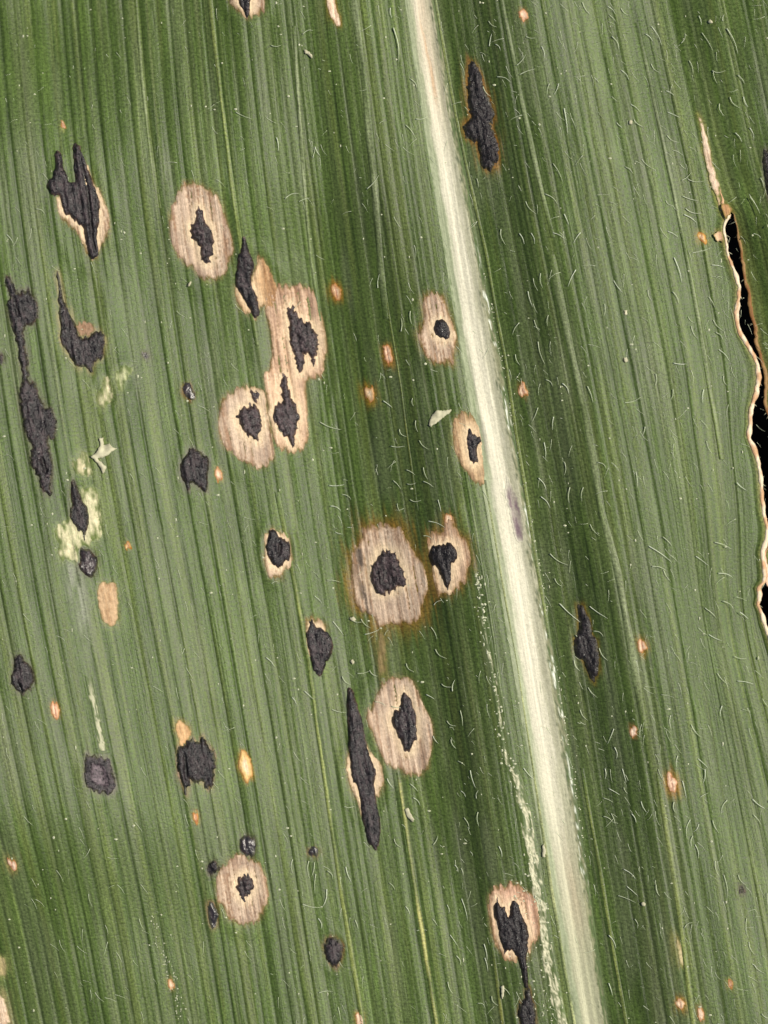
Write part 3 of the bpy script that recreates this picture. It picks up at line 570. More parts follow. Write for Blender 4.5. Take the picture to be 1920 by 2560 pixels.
def mid_pig(t, u, y):
    w = t * 2.0                                                     # |w| = 1 at the edge of the white rib
    cream = np.array([.50, .475, .36]); dull = np.array([.31, .31, .19]); flank = np.array([.27, .30, .18]); leafc = np.array([.075, .11, .035])
    w = w + .34 * (noise(u / 5, y / 70, 76) - .5) + .2 * (noise(u / 3, y / 16, 77) - .5)
    c = mixc(cream, np.array([.36, .35, .24]), smooth01((w - .12) / .55))                       # right side greyer: shade of the channel's right wall put into the pigment
    c = mixc(c, dull, smooth01((y - 1750) / 700) * .85)
    c = mixc(c, flank, smooth01((-w - .55) / .5)); c = mixc(c, np.array([.20, .20, .11]), smooth01((w - .85) / .25))
    jit = .35 * (noise(u / 6, y / 90, 71) - .5) + .5 * (noise(u / 4, y / 12, 70) - .5)
    c = mixc(c, leafc, smooth01((-w + jit - 1.25) / .6)); c = mixc(c, leafc, smooth01((w + jit - 1.05) / .35))
    st = noise(u / 4.2, y / 260, 72); c = c * (.84 + .30 * st)[..., None]
    pk = np.exp(-((w + .05 - .1 * (y - 100) / 200) / .17) ** 2) * smooth01((noise(u / 7, y / 60, 73) - .3) / .3) * (1 - smooth01((y - 190) / 120)) * smooth01((y + 40) / 60)
    c = mixc(c, [.46, .30, .17], pk * .95)
    c = mixc(c, [.44, .32, .20], np.exp(-(w / .7) ** 2) * (1 - smooth01((y - 60) / 420)) * .45)
    br = np.exp(-((w - .25) / .5) ** 2) * np.exp(-((y - 2230) / 120) ** 2); c = mixc(c, [.34, .27, .17], br * .5)
    spk = smooth01((noise(u / 3.5, y / 6, 74) - .62) / .12) * np.exp(-((w - 1.0) / .14) ** 2); c = mixc(c, [.05, .07, .03], spk * .8)
    sp2 = smooth01((noise(u / 3, y / 14, 75) - .62) / .1) * np.exp(-((w - 1.22) / .09) ** 2) * smooth01((y - 560) / 200) * (1 - smooth01((y - 2100) / 200))
    c = mixc(c, [.70, .72, .60], sp2)
    return c
ymid = np.arange(-900, 3480, 8.0)
def mid_prof(t, y):
    w = t * 2
    return 3.2 * np.exp(-(np.clip(abs(w) - .8, 0, 9) / .5) ** 2) - 1.6 * smooth01((abs(w) - 1.3) / .5) - 2.4 * np.exp(-((w - .12) / .6) ** 2) + .35 * np.sin(w * 9) * np.exp(-w * w)
mid = ribbon('midrib', lambda y: UMID - 6 + np.interp(y, [0, 640, 1280, 2560], [-9, -2, 0, -2]), ymid, lambda y: rib_profile(y) * 2.0, 0, mid_pig, M_RIB, 'broad cream white midrib running the length of the leaf', 61, prof=mid_prof)

def vein(pts, w, rise, colr, label, seed, gain=1.0, fade=130):
    p = np.array(pts, float); yc = np.arange(p[0, 1], p[-1, 1], 9.0)
    up = U_of(p[:, 0], p[:, 1])
    f = lambda y: np.interp(y, p[:, 1], up) + 3 * (noise(y / 160, y * 0, seed) - .5)
    L = yc[-1] - yc[0]
    def pig(t, u, y):
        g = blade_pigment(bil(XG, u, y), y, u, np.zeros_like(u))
        k = (1 - smooth01((abs(t) + .5 * (noise(u / 3, y / 30, seed + 5) - .5) - .1) / .8)) * (.15 + .85 * noise(y / 80, u * 0, seed + 1)) * (.5 + .7 * noise(u / 3, y / 9, seed + 3)) * smooth01((y - yc[0]) / fade) * smooth01((yc[-1] - y) / 130 + (yc[-1] > 2540))
        return mixc(g, colr, np.clip(k * gain, 0, 1))
    ribbon('vein', f, yc, lambda y: w * (.8 + .4 * noise(y / 120, y * 0, seed + 2)), rise, pig, M_LEAF, label, 7, seed)
VY = (.19, .22, .06); VP = (.20, .23, .12)
vein([(517, -60), (560, 320), (602, 637), (640, 860)], 7, 2.2, VY, 'yellowish vein in the upper left', 101)
vein([(878, -60), (883, 0), (910, 193), (933, 424), (949, 640), (965, 800)], 10, 3.0, VP, 'pale sage vein left of the midrib', 102)
vein([(733, 60), (775, 640), (800, 800)], 6, 2.0, VP, 'thin pale vein above the rusty flecks', 103)
vein([(1080, -60), (1087, 0), (1138, 289), (1215, 640), (1262, 900), (1322, 1290), (1372, 1600)], 6, 2.4, VY, 'yellow green vein along the right side of the midrib', 104)
vein([(690, 1230), (740, 1480), (771, 1666), (806, 1920), (850, 2230), (906, 2560), (915, 2620)], 7, 2.2, VY, 'yellow vein through the lower middle', 105, 1.4)
vein([(994, 1936), (996, 1944), (1030, 2170), (1062, 2370), (1091, 2560), (1100, 2620)], 7, 2.4, (.32, .31, .10), 'bright yellow vein below the pear shaped lesion', 106, 1.3, 60)
vein([(1454, 1920), (1510, 2240), (1565, 2560), (1575, 2620)], 6, 2.0, VY, 'olive vein right of the midrib in the lower part', 107)
vein([(1640, 1930), (1660, 2060), (1693, 2267), (1730, 2560), (1738, 2620)], 8, 1.8, VY, 'yellowish vein below the rusty diamond fleck', 108)
vein([(1373, 640), (1465, 1064), (1500, 1280), (1542, 1434), (1608, 1820)], 11, 2.6, VP, 'broad pale vein across the right half', 109)
vein([(960, 700), (1000, 960), (1045, 1280)], 4, 1.4, (.15, .17, .035), 'thin olive vein in the dark belt', 110)
vein([(1165, 1180), (1190, 1320), (1235, 1600), (1262, 1800)], 5, 1.8, VP, 'pale vein left of the midrib at mid height', 111)
vein([(1215, 1200), (1262, 1480), (1310, 1760), (1345, 1990), (1380, 2230), (1437, 2560), (1445, 2620)], 7, 2.2, (.30, .32, .14), 'yellow green vein hugging the left side of the midrib', 112)
vein([(1590, 60), (1680, 480), (1760, 900), (1800, 1150)], 7, 1.8, VP, 'pale vein in the bright right swell', 113)
vein([(1240, -60), (1300, 250), (1380, 600)], 8, 2.2, VP, 'pale vein right of the coal black lobed spot', 114)
vein([(330, -60), (352, 200), (395, 520)], 6, 1.8, VP, 'thin pale vein in the dark upper left', 115)
vein([(1230, 2360), (1258, 2560), (1264, 2620)], 6, 1.8, (.26, .26, .06), 'yellow vein left of the trailing black tail', 116)

# rough cream streak left of the midrib
sp = np.array([(1205, 1540), (1222, 1627), (1242, 1720), (1253, 1820), (1266, 1890), (1292, 1950), (1311, 2025), (1326, 2113), (1338, 2190), (1353, 2267), (1365, 2363), (1376, 2421), (1392, 2499), (1405, 2570), (1415, 2620)])
def streak_pig(t, u, y):
    g_ = blade_pigment(bil(XG, u, y), y, u, np.zeros_like(u))
    wv = .55 * (noise(y / 26, u * 0, 82) - .5)
    n1 = noise(u / 3.4, y / 20, 81); dens = np.interp(y, [1540, 1640, 1850, 1950, 2100, 2620], [.12, .29, .34, .50, .70, .80])
    k = smooth01((n1 * .8 + dens * 1.0 - .72 - abs(t + wv * .8) * .60) / .22)
    return mixc(g_, np.array([.56, .53, .36]), k * (.25 + .75 * smooth01((noise(u / 2.4, y / 5.5, 83) - .32) / .3)) * .85)
ribbon('pale_streak', lambda y: np.interp(y, sp[:, 1], U_of(sp[:, 0], sp[:, 1])), np.arange(1540, 2616, 5.0), 18, 1.6, streak_pig, M_RIB, 'broken cream streak beside the midrib', 17)
sp3 = np.array([(222, 1690), (236, 1760), (250, 1830), (262, 1880)])
def streak3(t, u, y):
    g_ = blade_pigment(bil(XG, u, y), y, u, np.zeros_like(u))
    k = .7 * smooth01((noise(u / 3.4, y / 24, 86) * .6 + noise(u / 2.5, y / 6, 87) * .5 - .30 - abs(t) * .5) / .25) * smooth01((y - 1690) / 60)
    return mixc(g_, np.array([.46, .44, .29]), k)
ribbon('pale_streak', lambda y: np.interp(y, sp3[:, 1], U_of(sp3[:, 0], sp3[:, 1])), np.arange(1690, 1880, 5.0), 11, 1.6, streak3, M_RIB, 'thin cream streak above the ring shaped spot', 13)

# ------------------------------------------------------------------ lesions, crusts, patches, flecks
TAN = np.array([.43, .325, .235])
def crust(outline, parent, op, seed, lift, name, label=None):
    poly = ragged(outline, 9.0 if op.get('rough') else 6.0, 8.0 if op.get('rough') else 3.0, seed)
    x, y, u, d, f = sheet(poly, 3.0, 3.8)
    R_ = max(4.0, min(16.0, np.percentile(d, 92)))
    dome = np.sqrt(np.clip(1 - (1 - np.clip(d / R_, 0, 1)) ** 2, 0, 1))
    z = H(x, y, u) + lift + dome * R_ * .55
    zlow = H(x, y, u) + lift + .6
    z += (fbm(u / 8, y / 22, seed, 3) - .5) * 4.0 * dome + (noise(x / 4.2, y / 5, seed + 9) - .5) * 3.0 * dome + (noise(u / 4.6, y / 60, seed + 15) - .5) * 4.0 * dome
    if op.get('rough'): z += (noise(x / 5.5, y / 5.5, seed + 5) - .5) * 6.0 * dome * op['rough']
    purple = np.array([.025, .0175, .0185]); black = np.array([.006, .0035, .0035]) if op.get('blacker') else np.array([.008, .006, .0065])
    c = mixc(black, purple * (.5 if op.get('blacker') else 1.25), smooth01((fbm(u / 6, y / 18, seed + 2) - .40) / .22) * (.25 + .75 * smooth01(d / 11)))
    c = mixc(c, np.array([.060, .036, .026]) * (.6 if op.get('blacker') else 1), np.exp(-(d / 3.0) ** 2) * smooth01((noise(x / 7, y / 12, seed + 11) - .3) / .4))
    if op.get('ring'):
        z -= smooth01((d - 12) / 9) * 7; c = mixc(c, [.13, .10, .11], smooth01((d - 13) / 7) * .8)
        c = mixc(c, [.075, .062, .066], np.exp(-(d / 7) ** 2))
    if op.get('rough') and not op.get('blacker') and name == 'fungal_crust': c = c * 1.5 + np.array([.004, .002, .001])
    else: c = c * (.65 + .6 * float(noise(np.array([seed * .73]), np.array([seed * .31]))[0]))
    for s in op.get('slit', []):
        ds = dist(s, x, y, False); z -= 9 * np.exp(-(ds / 3.6) ** 2)
        c = c * (1 - .75 * np.exp(-(ds / 3.8) ** 2))[:, None]
    z += (fbm(x / 13, y / 17, seed + 12, 2) - .5) * 4.5 * dome; z = np.maximum(z, zlow)
    if name == 'tar_spot':
        kf = smooth01((d / 6.5 + 1.6 * (noise(u / 3.6, y / 12, seed + 14) - .42)) / .7)
        c = mixc(mixc(blade_pigment(x, y, u, bil(FUR, u, y)), [.046, .034, .026], .75), c, kf)
    mat = M_TAR
    o = link_mesh(name, W(x, y, z), f, M_GLOSS if op.get('gloss') else (M_SATIN if not op.get('rough') and not op.get('blacker') and name == 'tar_spot' and seed % 3 == 0 else mat), parent, c, np.stack([u, y], 1))
    if label: o['label'] = label
    return o
M_SATIN = tissue_mat('satin_fungal_crust', 0.38, 0.42, 0.4, 0.6, 0.5, (80, 30, 1), (110, 100, 1), 0.12)
M_GLOSS = tissue_mat('glossy_fungal_bead', 0.32, 0.7, 0.25, 0.3, 0.5, (90, 40, 1), (120, 120, 1), 0.08)
def lesion(key, outline, stroma, op, seed):
    poly = ragged(outline, 10.0, 2.5, seed)
    x, y, u, d, f = sheet(poly, 3.0, 6.0)
    ds = np.full(len(x), 1e9)
    for s in stroma:
        sm = resample(chaikin(s), 6); q = dist(sm, x, y); ds = np.minimum(ds, np.where(inside(sm, x, y), 0, q))
    tone = np.array(op.get('tone', TAN / .84)) * .84
    fib = noise(u / 2.7, y / 110, seed + 1); fib2 = noise(u / 6.5, y / 60, seed + 2)
    c = mixc(tone, tone * [.60, .52, .47], smooth01((fib * .62 + fib2 * .38 - .45) / .26) * (.35 + .65 * np.clip(ds / 40, 0, 1)))
    c = mixc(c, tone * 1.12 + [.05, .05, .04], smooth01((noise(u / 4.4, y / 150, seed + 3) - .6) / .2) * .8)
    cream = np.array([.60, .47, .30])
    c = mixc(c, cream, np.exp(-(ds / 16) ** 2) * (.55 + .4 * noise(x / 9, y / 14, seed + 4)))
    rim = np.exp(-(d / (5 + 7 * noise(u / 4, y / 30, seed + 6))) ** 2)
    c = mixc(c, np.array([.21, .12, .055]), rim * (.35 + .5 * op.get('brown', .2)) * smooth01((noise(u / 3.2, y / 22, seed + 7) - .1) / .5))
    vein_d = smooth01((noise(u / 2.6, y / 170, seed + 8) - .70) / .1) * (ds > 8)
    c = mixc(c, np.array([.20, .11, .06]), vein_d * .7)
    ash = smooth01((fbm(u / 16, y / 60, seed + 9, 2) - .5) / .18) * smooth01((ds - 12) / 20); c = mixc(c, tone * [.62, .60, .62], ash * .55)
    g_ = add_halos(blade_pigment(x, y, u, bil(FUR, u, y)), x, y, u)
    kf = smooth01((d / 7 + 1.7 * (noise(u / 3.4, y / 26, seed + 10) - .40)) / .8)
    c = mixc(mixc(g_, np.array([.15, .09, .035]), .55), c, kf)
    if op.get('dark_left'):
        lx = (x - x.min()) / (x.max() - x.min()); k = np.exp(-((lx - .06 - .17 * (y - y.min()) / (y.max() - y.min())) / .09) ** 2) * smooth01((noise(u / 4, y / 40, 3) - .25) / .3) * (y > y.min() + 70)
        c = mixc(c, [.075, .058, .045], k * .9)
    z = H(x, y, u) * 1.0 + .9 + 2.2 * smooth01(d / 6) + (noise(u / 4.0, y / 120, seed + 1) - .5) * 1.5 * smooth01(d / 8) - 2.0 * vein_d - 1.2 * smooth01((d - 8) / 14)
    o = link_mesh('lesion', W(x, y, z), f, M_DEAD, leaf, c, np.stack([u, y], 1)); o['label'] = op['label']
    for i, s in enumerate(stroma):
        crust(s, o, op, seed + 20 + i, 2.6, 'fungal_crust')
for i, (k, (o, st, op)) in enumerate(LES.items()): lesion(k, o, st, op, 200 + 31 * i)
for i, (k, (o, op)) in enumerate(SPOT.items()): crust(o, leaf, op, 900 + 17 * i, .8, 'tar_spot', op['label'])
for i, (nm, lb, o, cc, w_, hc) in enumerate(PATCH):
    seed = 1500 + 13 * i; poly = ragged(o, 6, 3, seed); x, y, u, d, f = sheet(poly, 3.4, 5)
    cc = np.array(cc); n1 = noise(u / 4, y / 40, seed) * .6 + noise(x / 10, y / 12, seed + 1) * .4
    c = mixc(cc, cc * [.70, .62, .55] if nm == 'dry_patch' else [.30, .31, .17], smooth01((n1 - .48) / .2) * .75)
    g_ = add_halos(blade_pigment(x, y, u, bil(FUR, u, y)), x, y, u)
    soft = 17. if nm == 'chlorotic_patch' else (9. if 'stripe' in lb or 'streak in' in lb else 3.5)
    kk = smooth01((d / soft + 1.5 * (noise(u / 4.5, y / 16, seed + 6) - .5)) / .9)
    if nm == 'chlorotic_patch': kk = kk * (.62 + .38 * smooth01((noise(u / 6, y / 24, seed + 7) - .3) / .25))
    if 'stripe' in lb: kk = kk * .7
    c = mixc(g_, c, kk)
    uu = u
    tear = np.exp(-((np.median(x) - 1800) / 90) ** 2) * (300 < np.median(y) < 620)
    z = H(x, y, u) + .5 + .9 * smooth01(d / 5) + (noise(u / 4, y / 50, seed + 4) - .5) * 1.6 * smooth01(d / 4) + 9 * (tear > .3) * smooth01((np.median(y) - 480) / 60)
    q = link_mesh(nm, W(x, y, z), f, M_DEAD, leaf, c, np.stack([u, y], 1)); q['label'] = lb
for i, (f_, o) in enumerate(zip(FLECK, FLECK_POLY)):
    seed = 2100 + 11 * i; poly = ragged(o, 7, 4, seed); x, y, u, d, f = sheet(poly, 2.6, 3.4)
    cc = np.array(f_[4]) * [.92, 1.02, 1.15]; m = d.max()
    c = mixc(cc, np.array([.30, .11, .03]), np.exp(-(d / 3.2) ** 2) * .8)
    c = mixc(c, np.array([.66, .52, .38]), smooth01((d - .45 * m) / (.4 * m)) * .7)
    f_ = (o[:, 0].mean(), o[:, 1].mean()) + tuple(f_[2:])
    ck = np.exp(-((x - f_[0] - .17 * (y - f_[1]) + 2 * (noise(y / 6, y * 0, seed) - .5)) / 1.9) ** 2) * smooth01((.55 - abs(y - f_[1]) / f_[3]) / .3)
    if i % 3 != 0: c = mixc(c, np.array([.22, .06, .03]), ck * .85)
    kf = smooth01((d / 3.6 + 1.5 * (noise(u / 3, y / 10, seed + 4) - .4)) / .8)
    c = mixc(mixc(add_halos(blade_pigment(x, y, u, bil(FUR, u, y)), x, y, u), [.26, .10, .015], .75), c, kf)
    z = H(x, y, u) + .6 + 1.8 * smooth01(d / 4) - 2.2 * ck
    q = link_mesh('fleck', W(x, y, z), f, M_DEAD, leaf, c, np.stack([u, y], 1)); q['label'] = f_[7]

# purple stain on the midrib
poly = ragged(MID_STAIN + [-8, 0], 14, 5, 77); x, y, u, d, f = sheet(poly, 3.4, 6)
w = (u - UMID) / rib_profile(y)
base = mid_pig(w / 2, u, y)
k = smooth01(d / 5) * (.6 + .4 * smooth01((noise(u / 4, y / 22, 78) - .3) / .35)) * smooth01((y - 1190) / 60) * (1 - smooth01((y - 1330) / 70) * .4)
c = mixc(base, np.array([.13, .085, .10]), k * .95); c = mixc(c, [.045, .03, .035], np.exp(-((w - .95) / .12) ** 2) * k * smooth01((noise(u / 3, y / 10, 79) - .4) / .2))
z = H(x, y, u) + mid_prof(w / 2, y) + 1.6
q = link_mesh('stain', W(x, y, z), f, M_RIB, leaf, c, np.stack([u, y], 1)); q['label'] = 'purple grey stain on the right side of the midrib'

# ------------------------------------------------------------------ hairs
def hair_mesh(name, bend, lift, seed, hook=0.0):
    n = 9; t = np.linspace(0, 1, n)
    px = t - hook * t ** 3 * .35; py = bend * np.sin(np.pi * t) * .5 + hook * t ** 3 * .4; pz = lift * np.sin(np.pi * np.clip(t * .92 + .03, 0, 1)) + .02
    r = .024 * (1 - t) ** .6 + .006; r[0] = .048; r[1] = .034
    k = 5; a = np.linspace(0, 2 * np.pi, k, endpoint=False)
    tx, ty_ = np.gradient(px), np.gradient(py); L = np.hypot(tx, ty_); nx, ny = -ty_ / L, tx / L
    V = np.stack([px[:, None] + r[:, None] * np.cos(a) * nx[:, None], py[:, None] + r[:, None] * np.cos(a) * ny[:, None], pz[:, None] + r[:, None] * np.sin(a)], -1).reshape(-1, 3)
    F = [[i * k + j, i * k + (j + 1) % k, (i + 1) * k + (j + 1) % k, (i + 1) * k + j] for i in range(n - 1) for j in range(k)] + [[(n - 1) * k + j for j in range(k)], [k - 1 - j for j in range(k)]]
    me = bpy.data.meshes.new(name); me.from_pydata([tuple(map(float, v)) for v in V], [], F); me.update()
    me.polygons.foreach_set('use_smooth', np.ones(len(me.polygons), dtype=bool)); me.materials.append(M_HAIR if seed % 3 == 0 else M_HAIR2); return me
M_HAIR2 = M_HAIR.copy(); M_HAIR2.name = 'leaf_hair_sage'
for n_ in M_HAIR2.node_tree.nodes:
    if n_.type == 'VECT_MATH': n_.inputs[0].default_value = (.70, .75, .55)
    if n_.type == 'BSDF_TRANSLUCENT': n_.inputs[0].default_value = (.62, .68, .42, 1)
HAIRS = [hair_mesh('leaf_hair', b, l, i, h) for i, (b, l, h) in enumerate([(.05, .06, 0), (.22, .07, 0), (-.22, .07, 0), (.30, .05, .1), (-.30, .05, -.1), (.12, .07, 0), (-.12, .07, 0), (.42, .05, .3), (-.42, .05, -.3), (.16, .06, 0), (-.16, .06, 0)])]
TR = """c:450 30 500 110,615 55 665 110,625 110 670 160,700 65 745 110,860 230 905 275,900 180 965 310,640 250 680 350,1200 120 1215 180,1350 160 1360 115,1090 290 1105 225,1375 210 1445 375,1220 230 1290 350,1140 405 1165 495,1285 475 1365 470,1290 480 1315 560,1445 510 1490 570,1395 650 1460 710,1480 650 1510 720,1330 690 1365 760,895 425 955 475,700 470 750 540,525 520 555 550,990 600 1040 630,760 690 820 740,780 790 835 835,670 810 710 845,1000 740 1080 775,995 890 1070 925,830 1045 915 1110,725 1095 775 1140,1080 1075 1120 1105,1090 1180 1155 1125,1130 1170 1225 1175,1095 1280 1200 1310,1115 1360 1210 1380,1105 1400 1190 1455,1000 1510 1070 1550,1160 1645 1285 1610,985 1310 1035 1335,260 1075 320 1190,85 1315 150 1385,210 1270 290 1350,330 720 355 890,25 440 85 370,45 500 145 465,185 320 200 400,85 255 145 265,235 560 222 630,295 560 265 630,260 1520 340 1570,435 1520 390 1590,120 1520 140 1595,45 1520 75 1590,330 1400 360 1470,1430 880 1470 940,1520 850 1545 930,1590 1170 1610 1230,1525 1290 1590 1400,1550 1525 1600 1570
f:1285 65 1375 85,1320 140 1360 165,1030 240 1070 320,650 170 705 245,1040 20 1090 180,1295 420 1365 490,1310 500 1355 560,1330 610 1400 690,1130 400 1170 440,1150 460 1190 540,870 230 900 300,1265 270 1305 340,720 955 815 915,850 1110 830 1170,1030 870 1015 940,1035 700 1120 705,480 850 515 955,405 100 355 210,180 120 195 210,100 235 130 335,140 420 175 495,230 390 225 460,45 435 0 515,165 560 210 700,20 640 50 710,215 805 255 860,320 830 360 900,165 985 125 1080,265 1045 260 1130,205 1210 215 1320,335 1335 325 1430,170 1440 220 1525,370 1500 365 1600,455 1500 450 1590,545 1340 600 1390,790 1400 800 1500,1445 1470 1510 1520,185 1560 245 1640,590 320 585 400,920 770 915 850,1360 780 1385 840,1230 870 1225 960
i:875 220 1025 325,1180 285 1260 345,1300 195 1410 240,1325 395 1420 425,970 375 1020 450,895 350 985 375,965 160 1025 220,245 270 360 340,275 430 325 480,500 80 560 150,310 595 450 720,500 610 620 690,525 770 590 820,410 795 470 835,560 880 615 960,400 960 440 1030,490 1135 550 1200,1240 620 1315 685,1465 645 1520 690,1355 575 1425 640,1265 790 1350 830,1320 1040 1385 1110,1430 930 1505 940,1450 1090 1555 1110,1150 1370 1210 1450,1195 1590 1260 1650,1350 1250 1340 1320,440 1280 490 1345,655 1400 615 1500,1015 1310 1020 1400,1065 1570 1060 1650,660 1520 670 1600,880 795 910 797
l:75 0 145 75,600 0 600 70,710 0 735 90,940 0 975 75,1095 75 1120 185,1240 0 1230 90,625 130 695 170,720 120 745 160,590 190 655 220,640 290 665 360,590 310 650 345,830 210 865 280,770 290 800 350,1040 210 1055 280,1210 180 1260 155,1550 195 1630 255,1555 295 1605 360,1290 330 1330 410,1385 200 1355 290,1200 355 1160 405,1145 325 1130 430,1160 430 1155 500,1175 485 1195 580,1305 590 1335 680,1455 680 1505 735,1640 800 1655 900,820 630 825 670,740 760 810 820,685 820 800 865,720 650 800 720,925 745 950 820,790 970 800 1040,625 1080 670 1170,625 1390 650 1470,1105 1020 1170 990,1505 960 1510 1070,1520 1110 1560 1190,1555 1260 1620 1310,1540 1250 1570 1290,1360 680 1385 830,1600 1570 1659 1600
b:95 280 160 282,300 210 380 195,870 50 880 115,890 180 925 400,1510 310 1525 230,1550 300 1580 345,1505 150 1560 190,1450 350 1490 375,1560 510 1650 560,1470 570 1520 635,1000 510 1040 580,1035 770 1110 750,970 810 1035 895,800 800 845 790,185 1275 290 1250,275 1295 350 1270,130 880 140 970,365 1010 380 930,380 940 415 1000,1585 1490 1620 1580,1430 1160 1440 1220,720 1220 800 1130
e:790 200 800 110,940 485 940 395,1000 355 1010 440,850 735 880 728,825 935 885 980,410 1070 550 1120,1035 1065 1050 1140,930 1120 980 1160,875 1230 970 1230,1060 1195 1120 1250,975 1385 1035 1420,1085 1370 1115 1450,1085 1460 1155 1500,980 1475 1045 1468,890 1455 940 1510,1000 1578 1075 1580,1180 1580 1200 1659,915 1605 935 1659,470 1485 570 1480,480 1620 550 1659,555 1545 615 1590,1015 920 1025 970,700 650 715 680
h:1120 60 1230 105,1085 155 1145 190,510 130 560 145,590 100 630 105,95 468 145 468,455 445 550 460,375 550 425 600,610 690 680 710,680 700 745 755,495 715 565 805,705 800 800 768,835 805 860 770,655 1055 735 1040,735 1035 790 1075,555 1075 610 1130,310 1170 370 1225,230 1210 260 1260,60 950 115 1010,1135 750 1175 830,1165 895 1240 945,975 990 1030 1035,1205 1120 1280 1140,1275 1165 1290 1090,1105 1190 1160 1220,1325 1290 1340 1390,1240 1360 1300 1390,1150 1460 1185 1510,1255 1400 1285 1430,1265 1480 1300 1540,1310 1620 1360 1650,490 1290 580 1310,1155 605 1215 570,770 1240 850 1285,880 1270 990 1270
k:1000 115 1050 165,850 80 890 140,1020 205 1065 260,1390 20 1425 135,1430 200 1445 145,1330 155 1360 200,1350 330 1385 405,895 475 940 525,945 380 970 410,1440 290 1450 380,1390 550 1405 580,1290 640 1310 690,1330 660 1345 705,1575 510 1595 580,580 655 615 750,460 680 490 745,340 615 350 720,375 625 355 720,235 605 245 690,385 700 380 830,300 897 420 918,455 800 425 918,865 760 900 805,970 910 1000 965,1240 900 1250 960,1260 1095 1310 1165,1485 1240 1505 1330,1300 1230 1315 1300,1245 1400 1280 1480,405 1475 495 1468,400 990 420 1060,640 1000 660 1060,1145 990 1180 1040,1150 510 1180 450,570 262 635 258,530 1570 545 1659,1530 1490 1575 1540,1440 1540 1485 1570,1335 860 1375 1000,1605 1430 1650 1480,1480 1150 1500 1260
a:1525 715 1630 760,735 310 765 350,225 1345 280 1385,35 1515 75 1565,465 1240 550 1280"""
nh = 0
def put_hair(x0, y0, x1, y1, width=1.0, mesh=None):
    global nh
    L = math.hypot(x1 - x0, y1 - y0); o = bpy.data.objects.new('leaf_hair', mesh or random.choice(HAIRS)); col.objects.link(o); o.parent = leaf
    za = float(H(np.array([x0]), np.array([y0]))[0]); zb = float(H(np.array([x1]), np.array([y1]))[0])
    o.location = W(x0, y0, za + 2.5); s = L / 1000; th = min(1.5, max(.7, 38 / L)) * width
    o.rotation_euler = (0, -math.atan2(zb - za, L), math.atan2(-(y1 - y0), x1 - x0)); o.scale = (s, s * .75 * th, s * th); nh += 1
for line in TR.split('\n'):
    c_, p = line.split(':')
    for q in p.split(','):
        a = list(map(float, q.split())); ox, oy, w_ = CROP[c_]; k = w_ / 1659
        put_hair(ox + a[0] * k, oy + a[1] * k, ox + a[2] * k, oy + a[3] * k, random.uniform(.8, 1.15))
# finer down, joined
V = []; F = []
for _ in range(2000):
    x0 = random.uniform(0, 1920) ; y0 = random.uniform(0, 2560)
    if x0 < 1100 and random.random() < .55: continue
    a = random.gauss(-62, 20) if random.random() < .75 else random.uniform(-180, 0); L = random.uniform(12, 34); a = math.radians(a)
    m = random.choice(HAIRS); co = np.zeros(len(m.vertices) * 3, np.float32); m.vertices.foreach_get('co', co); co = co.reshape(-1, 3) * [L, L * .5, L * .42]
    z0 = float(H(np.array([x0]), np.array([y0]))[0]) + 1.2
    px = x0 + co[:, 0] * math.cos(a) - co[:, 1] * math.sin(a); py = y0 - (co[:, 0] * math.sin(a) + co[:, 1] * math.cos(a))
    b = sum(len(v) for v in V); V.append(W(px, py, z0 + co[:, 2])); F += [[b + i for i in p.vertices] for p in m.polygons]
o = link_mesh('fine_hairs', np.vstack(V), F, M_HAIR2, leaf); o['kind'] = 'stuff'

# ------------------------------------------------------------------ things lying on the leaf
def flake(name, outline, label, cat, thick=2, lift=2, mat=M_CHAFF, curl=3, seed=0, group=None):
    poly = resample(outline, 3.2); poly = poly + rng.uniform(-1.1, 1.1, poly.shape); x, y, u, d, f = sheet(poly, 3.4, 3.4)
    n = len(x); base = H(x, y, u) + lift + curl * noise(x / 18, y / 18, seed) * 2
    b = np.zeros(n, bool); e = {}
    for t in f:
        for i in range(3):
            k = (t[i], t[(i + 1) % 3]); e[k] = 1
    rim = [k for k in e if (k[1], k[0]) not in e]
    top = W(x, y, base + thick * np.clip(d / 4, .35, 1)); bot = W(x, y, base - .5)
    F = [list(t) for t in f] + [[t[2] + n, t[1] + n, t[0] + n] for t in f] + [[k[1], k[0], k[0] + n, k[1] + n] for k in rim]
    o = link_mesh(name, np.vstack([top, bot]), F, mat); o['label'] = label; o['category'] = cat
    if group: o['group'] = group
    return o
flake('chaff_flake', T('e: 1118 1095, 1130 1050, 1145 1025, 1170 1000, 1210 1002, 1268 994, 1255 1018, 1205 1052, 1170 1082, 1130 1108'), 'dirty white triangular flake of chaff left of the midrib', 'chaff', seed=1)
flake('chaff_flake', T('C6: 1285 805, 1340 800, 1345 895, 1420 875, 1460 930, 1525 940, 1445 985, 1400 1035, 1310 1062, 1260 1075, 1320 1125, 1390 1190, 1335 1265, 1290 1165, 1225 1085, 1175 1050, 1255 985, 1300 895'), 'pale forked scrap of chaff near the cream yellow patches', 'chaff', seed=2, thick=4)
flake('chaff_flake', T('k: 965 265, 985 255, 1005 300, 1025 325, 1020 350, 1000 335, 975 310'), 'small white ragged scrap on the bright yellow vein', 'chaff', seed=3)
flake('chaff_flake', T('l: 195 500, 210 490, 220 540, 212 580, 195 572, 198 540'), 'thin white splinter just left of the midrib, lower part', 'chaff', seed=4)
flake('chaff_flake', T('E8: 1040 655, 1060 640, 1100 670, 1140 715, 1145 755, 1125 755, 1085 710, 1050 690'), 'short cream splinter in the upper middle of the leaf', 'chaff', seed=5)
flake('chaff_flake', T('C2: 355 1480, 385 1425, 415 1415, 410 1440, 375 1490'), 'short white splinter below the highest oval lesion', 'chaff', seed=6)
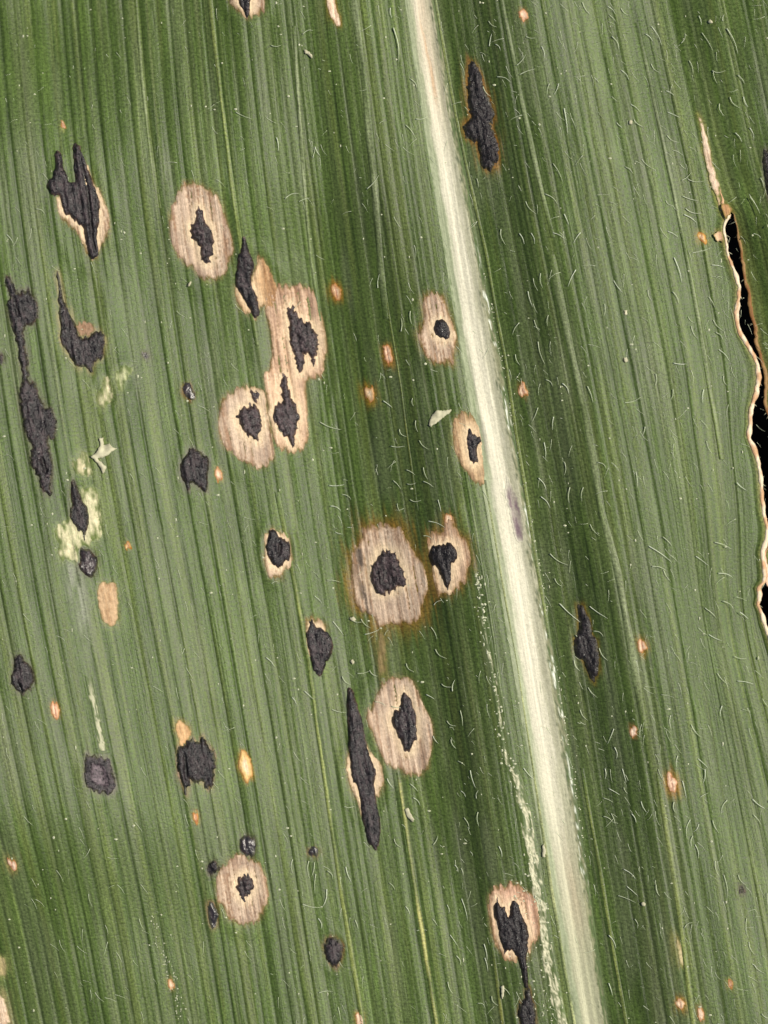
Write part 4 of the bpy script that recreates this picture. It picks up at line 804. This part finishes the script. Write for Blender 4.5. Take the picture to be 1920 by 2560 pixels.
flake('chaff_flake', T('D6: 445 1640, 480 1610, 500 1660, 490 1760, 470 1830, 450 1780'), 'long white splinter left of the trailing black tail', 'chaff', seed=7)
flake('chaff_flake', T('c: 755 790, 768 778, 780 790, 772 808, 758 805'), 'white crumb on the bright right swell', 'chaff', seed=8)
flake('chaff_flake', T('c: 1268 140, 1285 128, 1300 148, 1285 156'), 'white crumb in the dark upper right', 'chaff', seed=9)
flake('chaff_flake', T('l: 838 872, 855 866, 868 878, 860 893, 842 890'), 'round white crumb right of the midrib, lower part', 'chaff', seed=10)
flake('chaff_flake', T('h: 605 690, 632 676, 650 690, 640 706, 618 704'), 'white crumb below the orange rimmed lesion', 'chaff', seed=11)
flake('chaff_flake', T('h: 612 958, 628 952, 640 972, 628 988, 614 976'), 'white crumb right of the teardrop spot', 'chaff', seed=12)
flake('chaff_flake', T('f: 722 660, 745 655, 752 680, 738 690, 722 676'), 'white crumb at mid height of the right swell', 'chaff', seed=13)
flake('chaff_flake', T('f: 728 352, 745 350, 746 382, 730 384'), 'square white crumb on the right swell', 'chaff', seed=14)

V = []; F = []
def add_speck(x0, y0, r):
    z0 = float(H(np.array([x0]), np.array([y0]))[0]) + r * .5
    ph = random.uniform(0, 6.3); b = sum(len(v) for v in V); st = random.uniform(.6, 1.5)
    ring = [(x0 + r * st * math.cos(ph + i * 1.047) * random.uniform(.7, 1.2), y0 + r / st * math.sin(ph + i * 1.047) * random.uniform(.7, 1.2), z0) for i in range(6)]
    P = np.array(ring + [(x0, y0, z0 + r * .7), (x0, y0, z0 - r * .7)]); V.append(W(P[:, 0], P[:, 1], P[:, 2]))
    for i in range(6): F.extend([[b + (i + 1) % 6, b + i, b + 6], [b + i, b + (i + 1) % 6, b + 7]])
for _ in range(420):
    add_speck(random.uniform(0, 1920), random.uniform(0, 2560), random.choice([1.4, 1.8, 2.2, 2.6, 3.4]))
for _ in range(60):                                                 # trail of crumbs in the lower left
    t = random.random(); add_speck(385 + 70 * t + random.gauss(0, 10), 2290 + 270 * t, random.uniform(1.2, 2.4))
for _ in range(120):                                                # bright grains along the right edge of the midrib
    y0 = random.uniform(640, 2150); x0 = float(bil(XG, np.array([UMID + 1.28 * rib_profile(y0)]), np.array([y0]))[0]); add_speck(x0 + random.gauss(0, 2.4), y0, random.uniform(1.2, 2.6))
for _ in range(130):
    y0 = random.uniform(2200, 2560); add_speck(random.gauss(1335 + .17 * (y0 - 2400), 32), y0, random.uniform(1.4, 3.2))
for _ in range(240):                                                # powdery grains on the cream streak
    y0 = random.uniform(1550, 2330) if random.random() < .8 else random.uniform(1430, 1560)
    x0 = float(np.interp(y0, sp[:, 1], sp[:, 0])) - (max(0, 1540 - y0) * .1); add_speck(x0 + random.gauss(0, 9 if y0 > 1900 else 7), y0, random.choice([1.2, 1.6, 2.0, 2.6, 3.4]))
o = link_mesh('pollen_specks', np.vstack(V), F, M_SPECK, smooth=False); o['kind'] = 'stuff'
o['label'] = 'scattered cream pollen grains and dust on the leaf'; o['category'] = 'pollen'
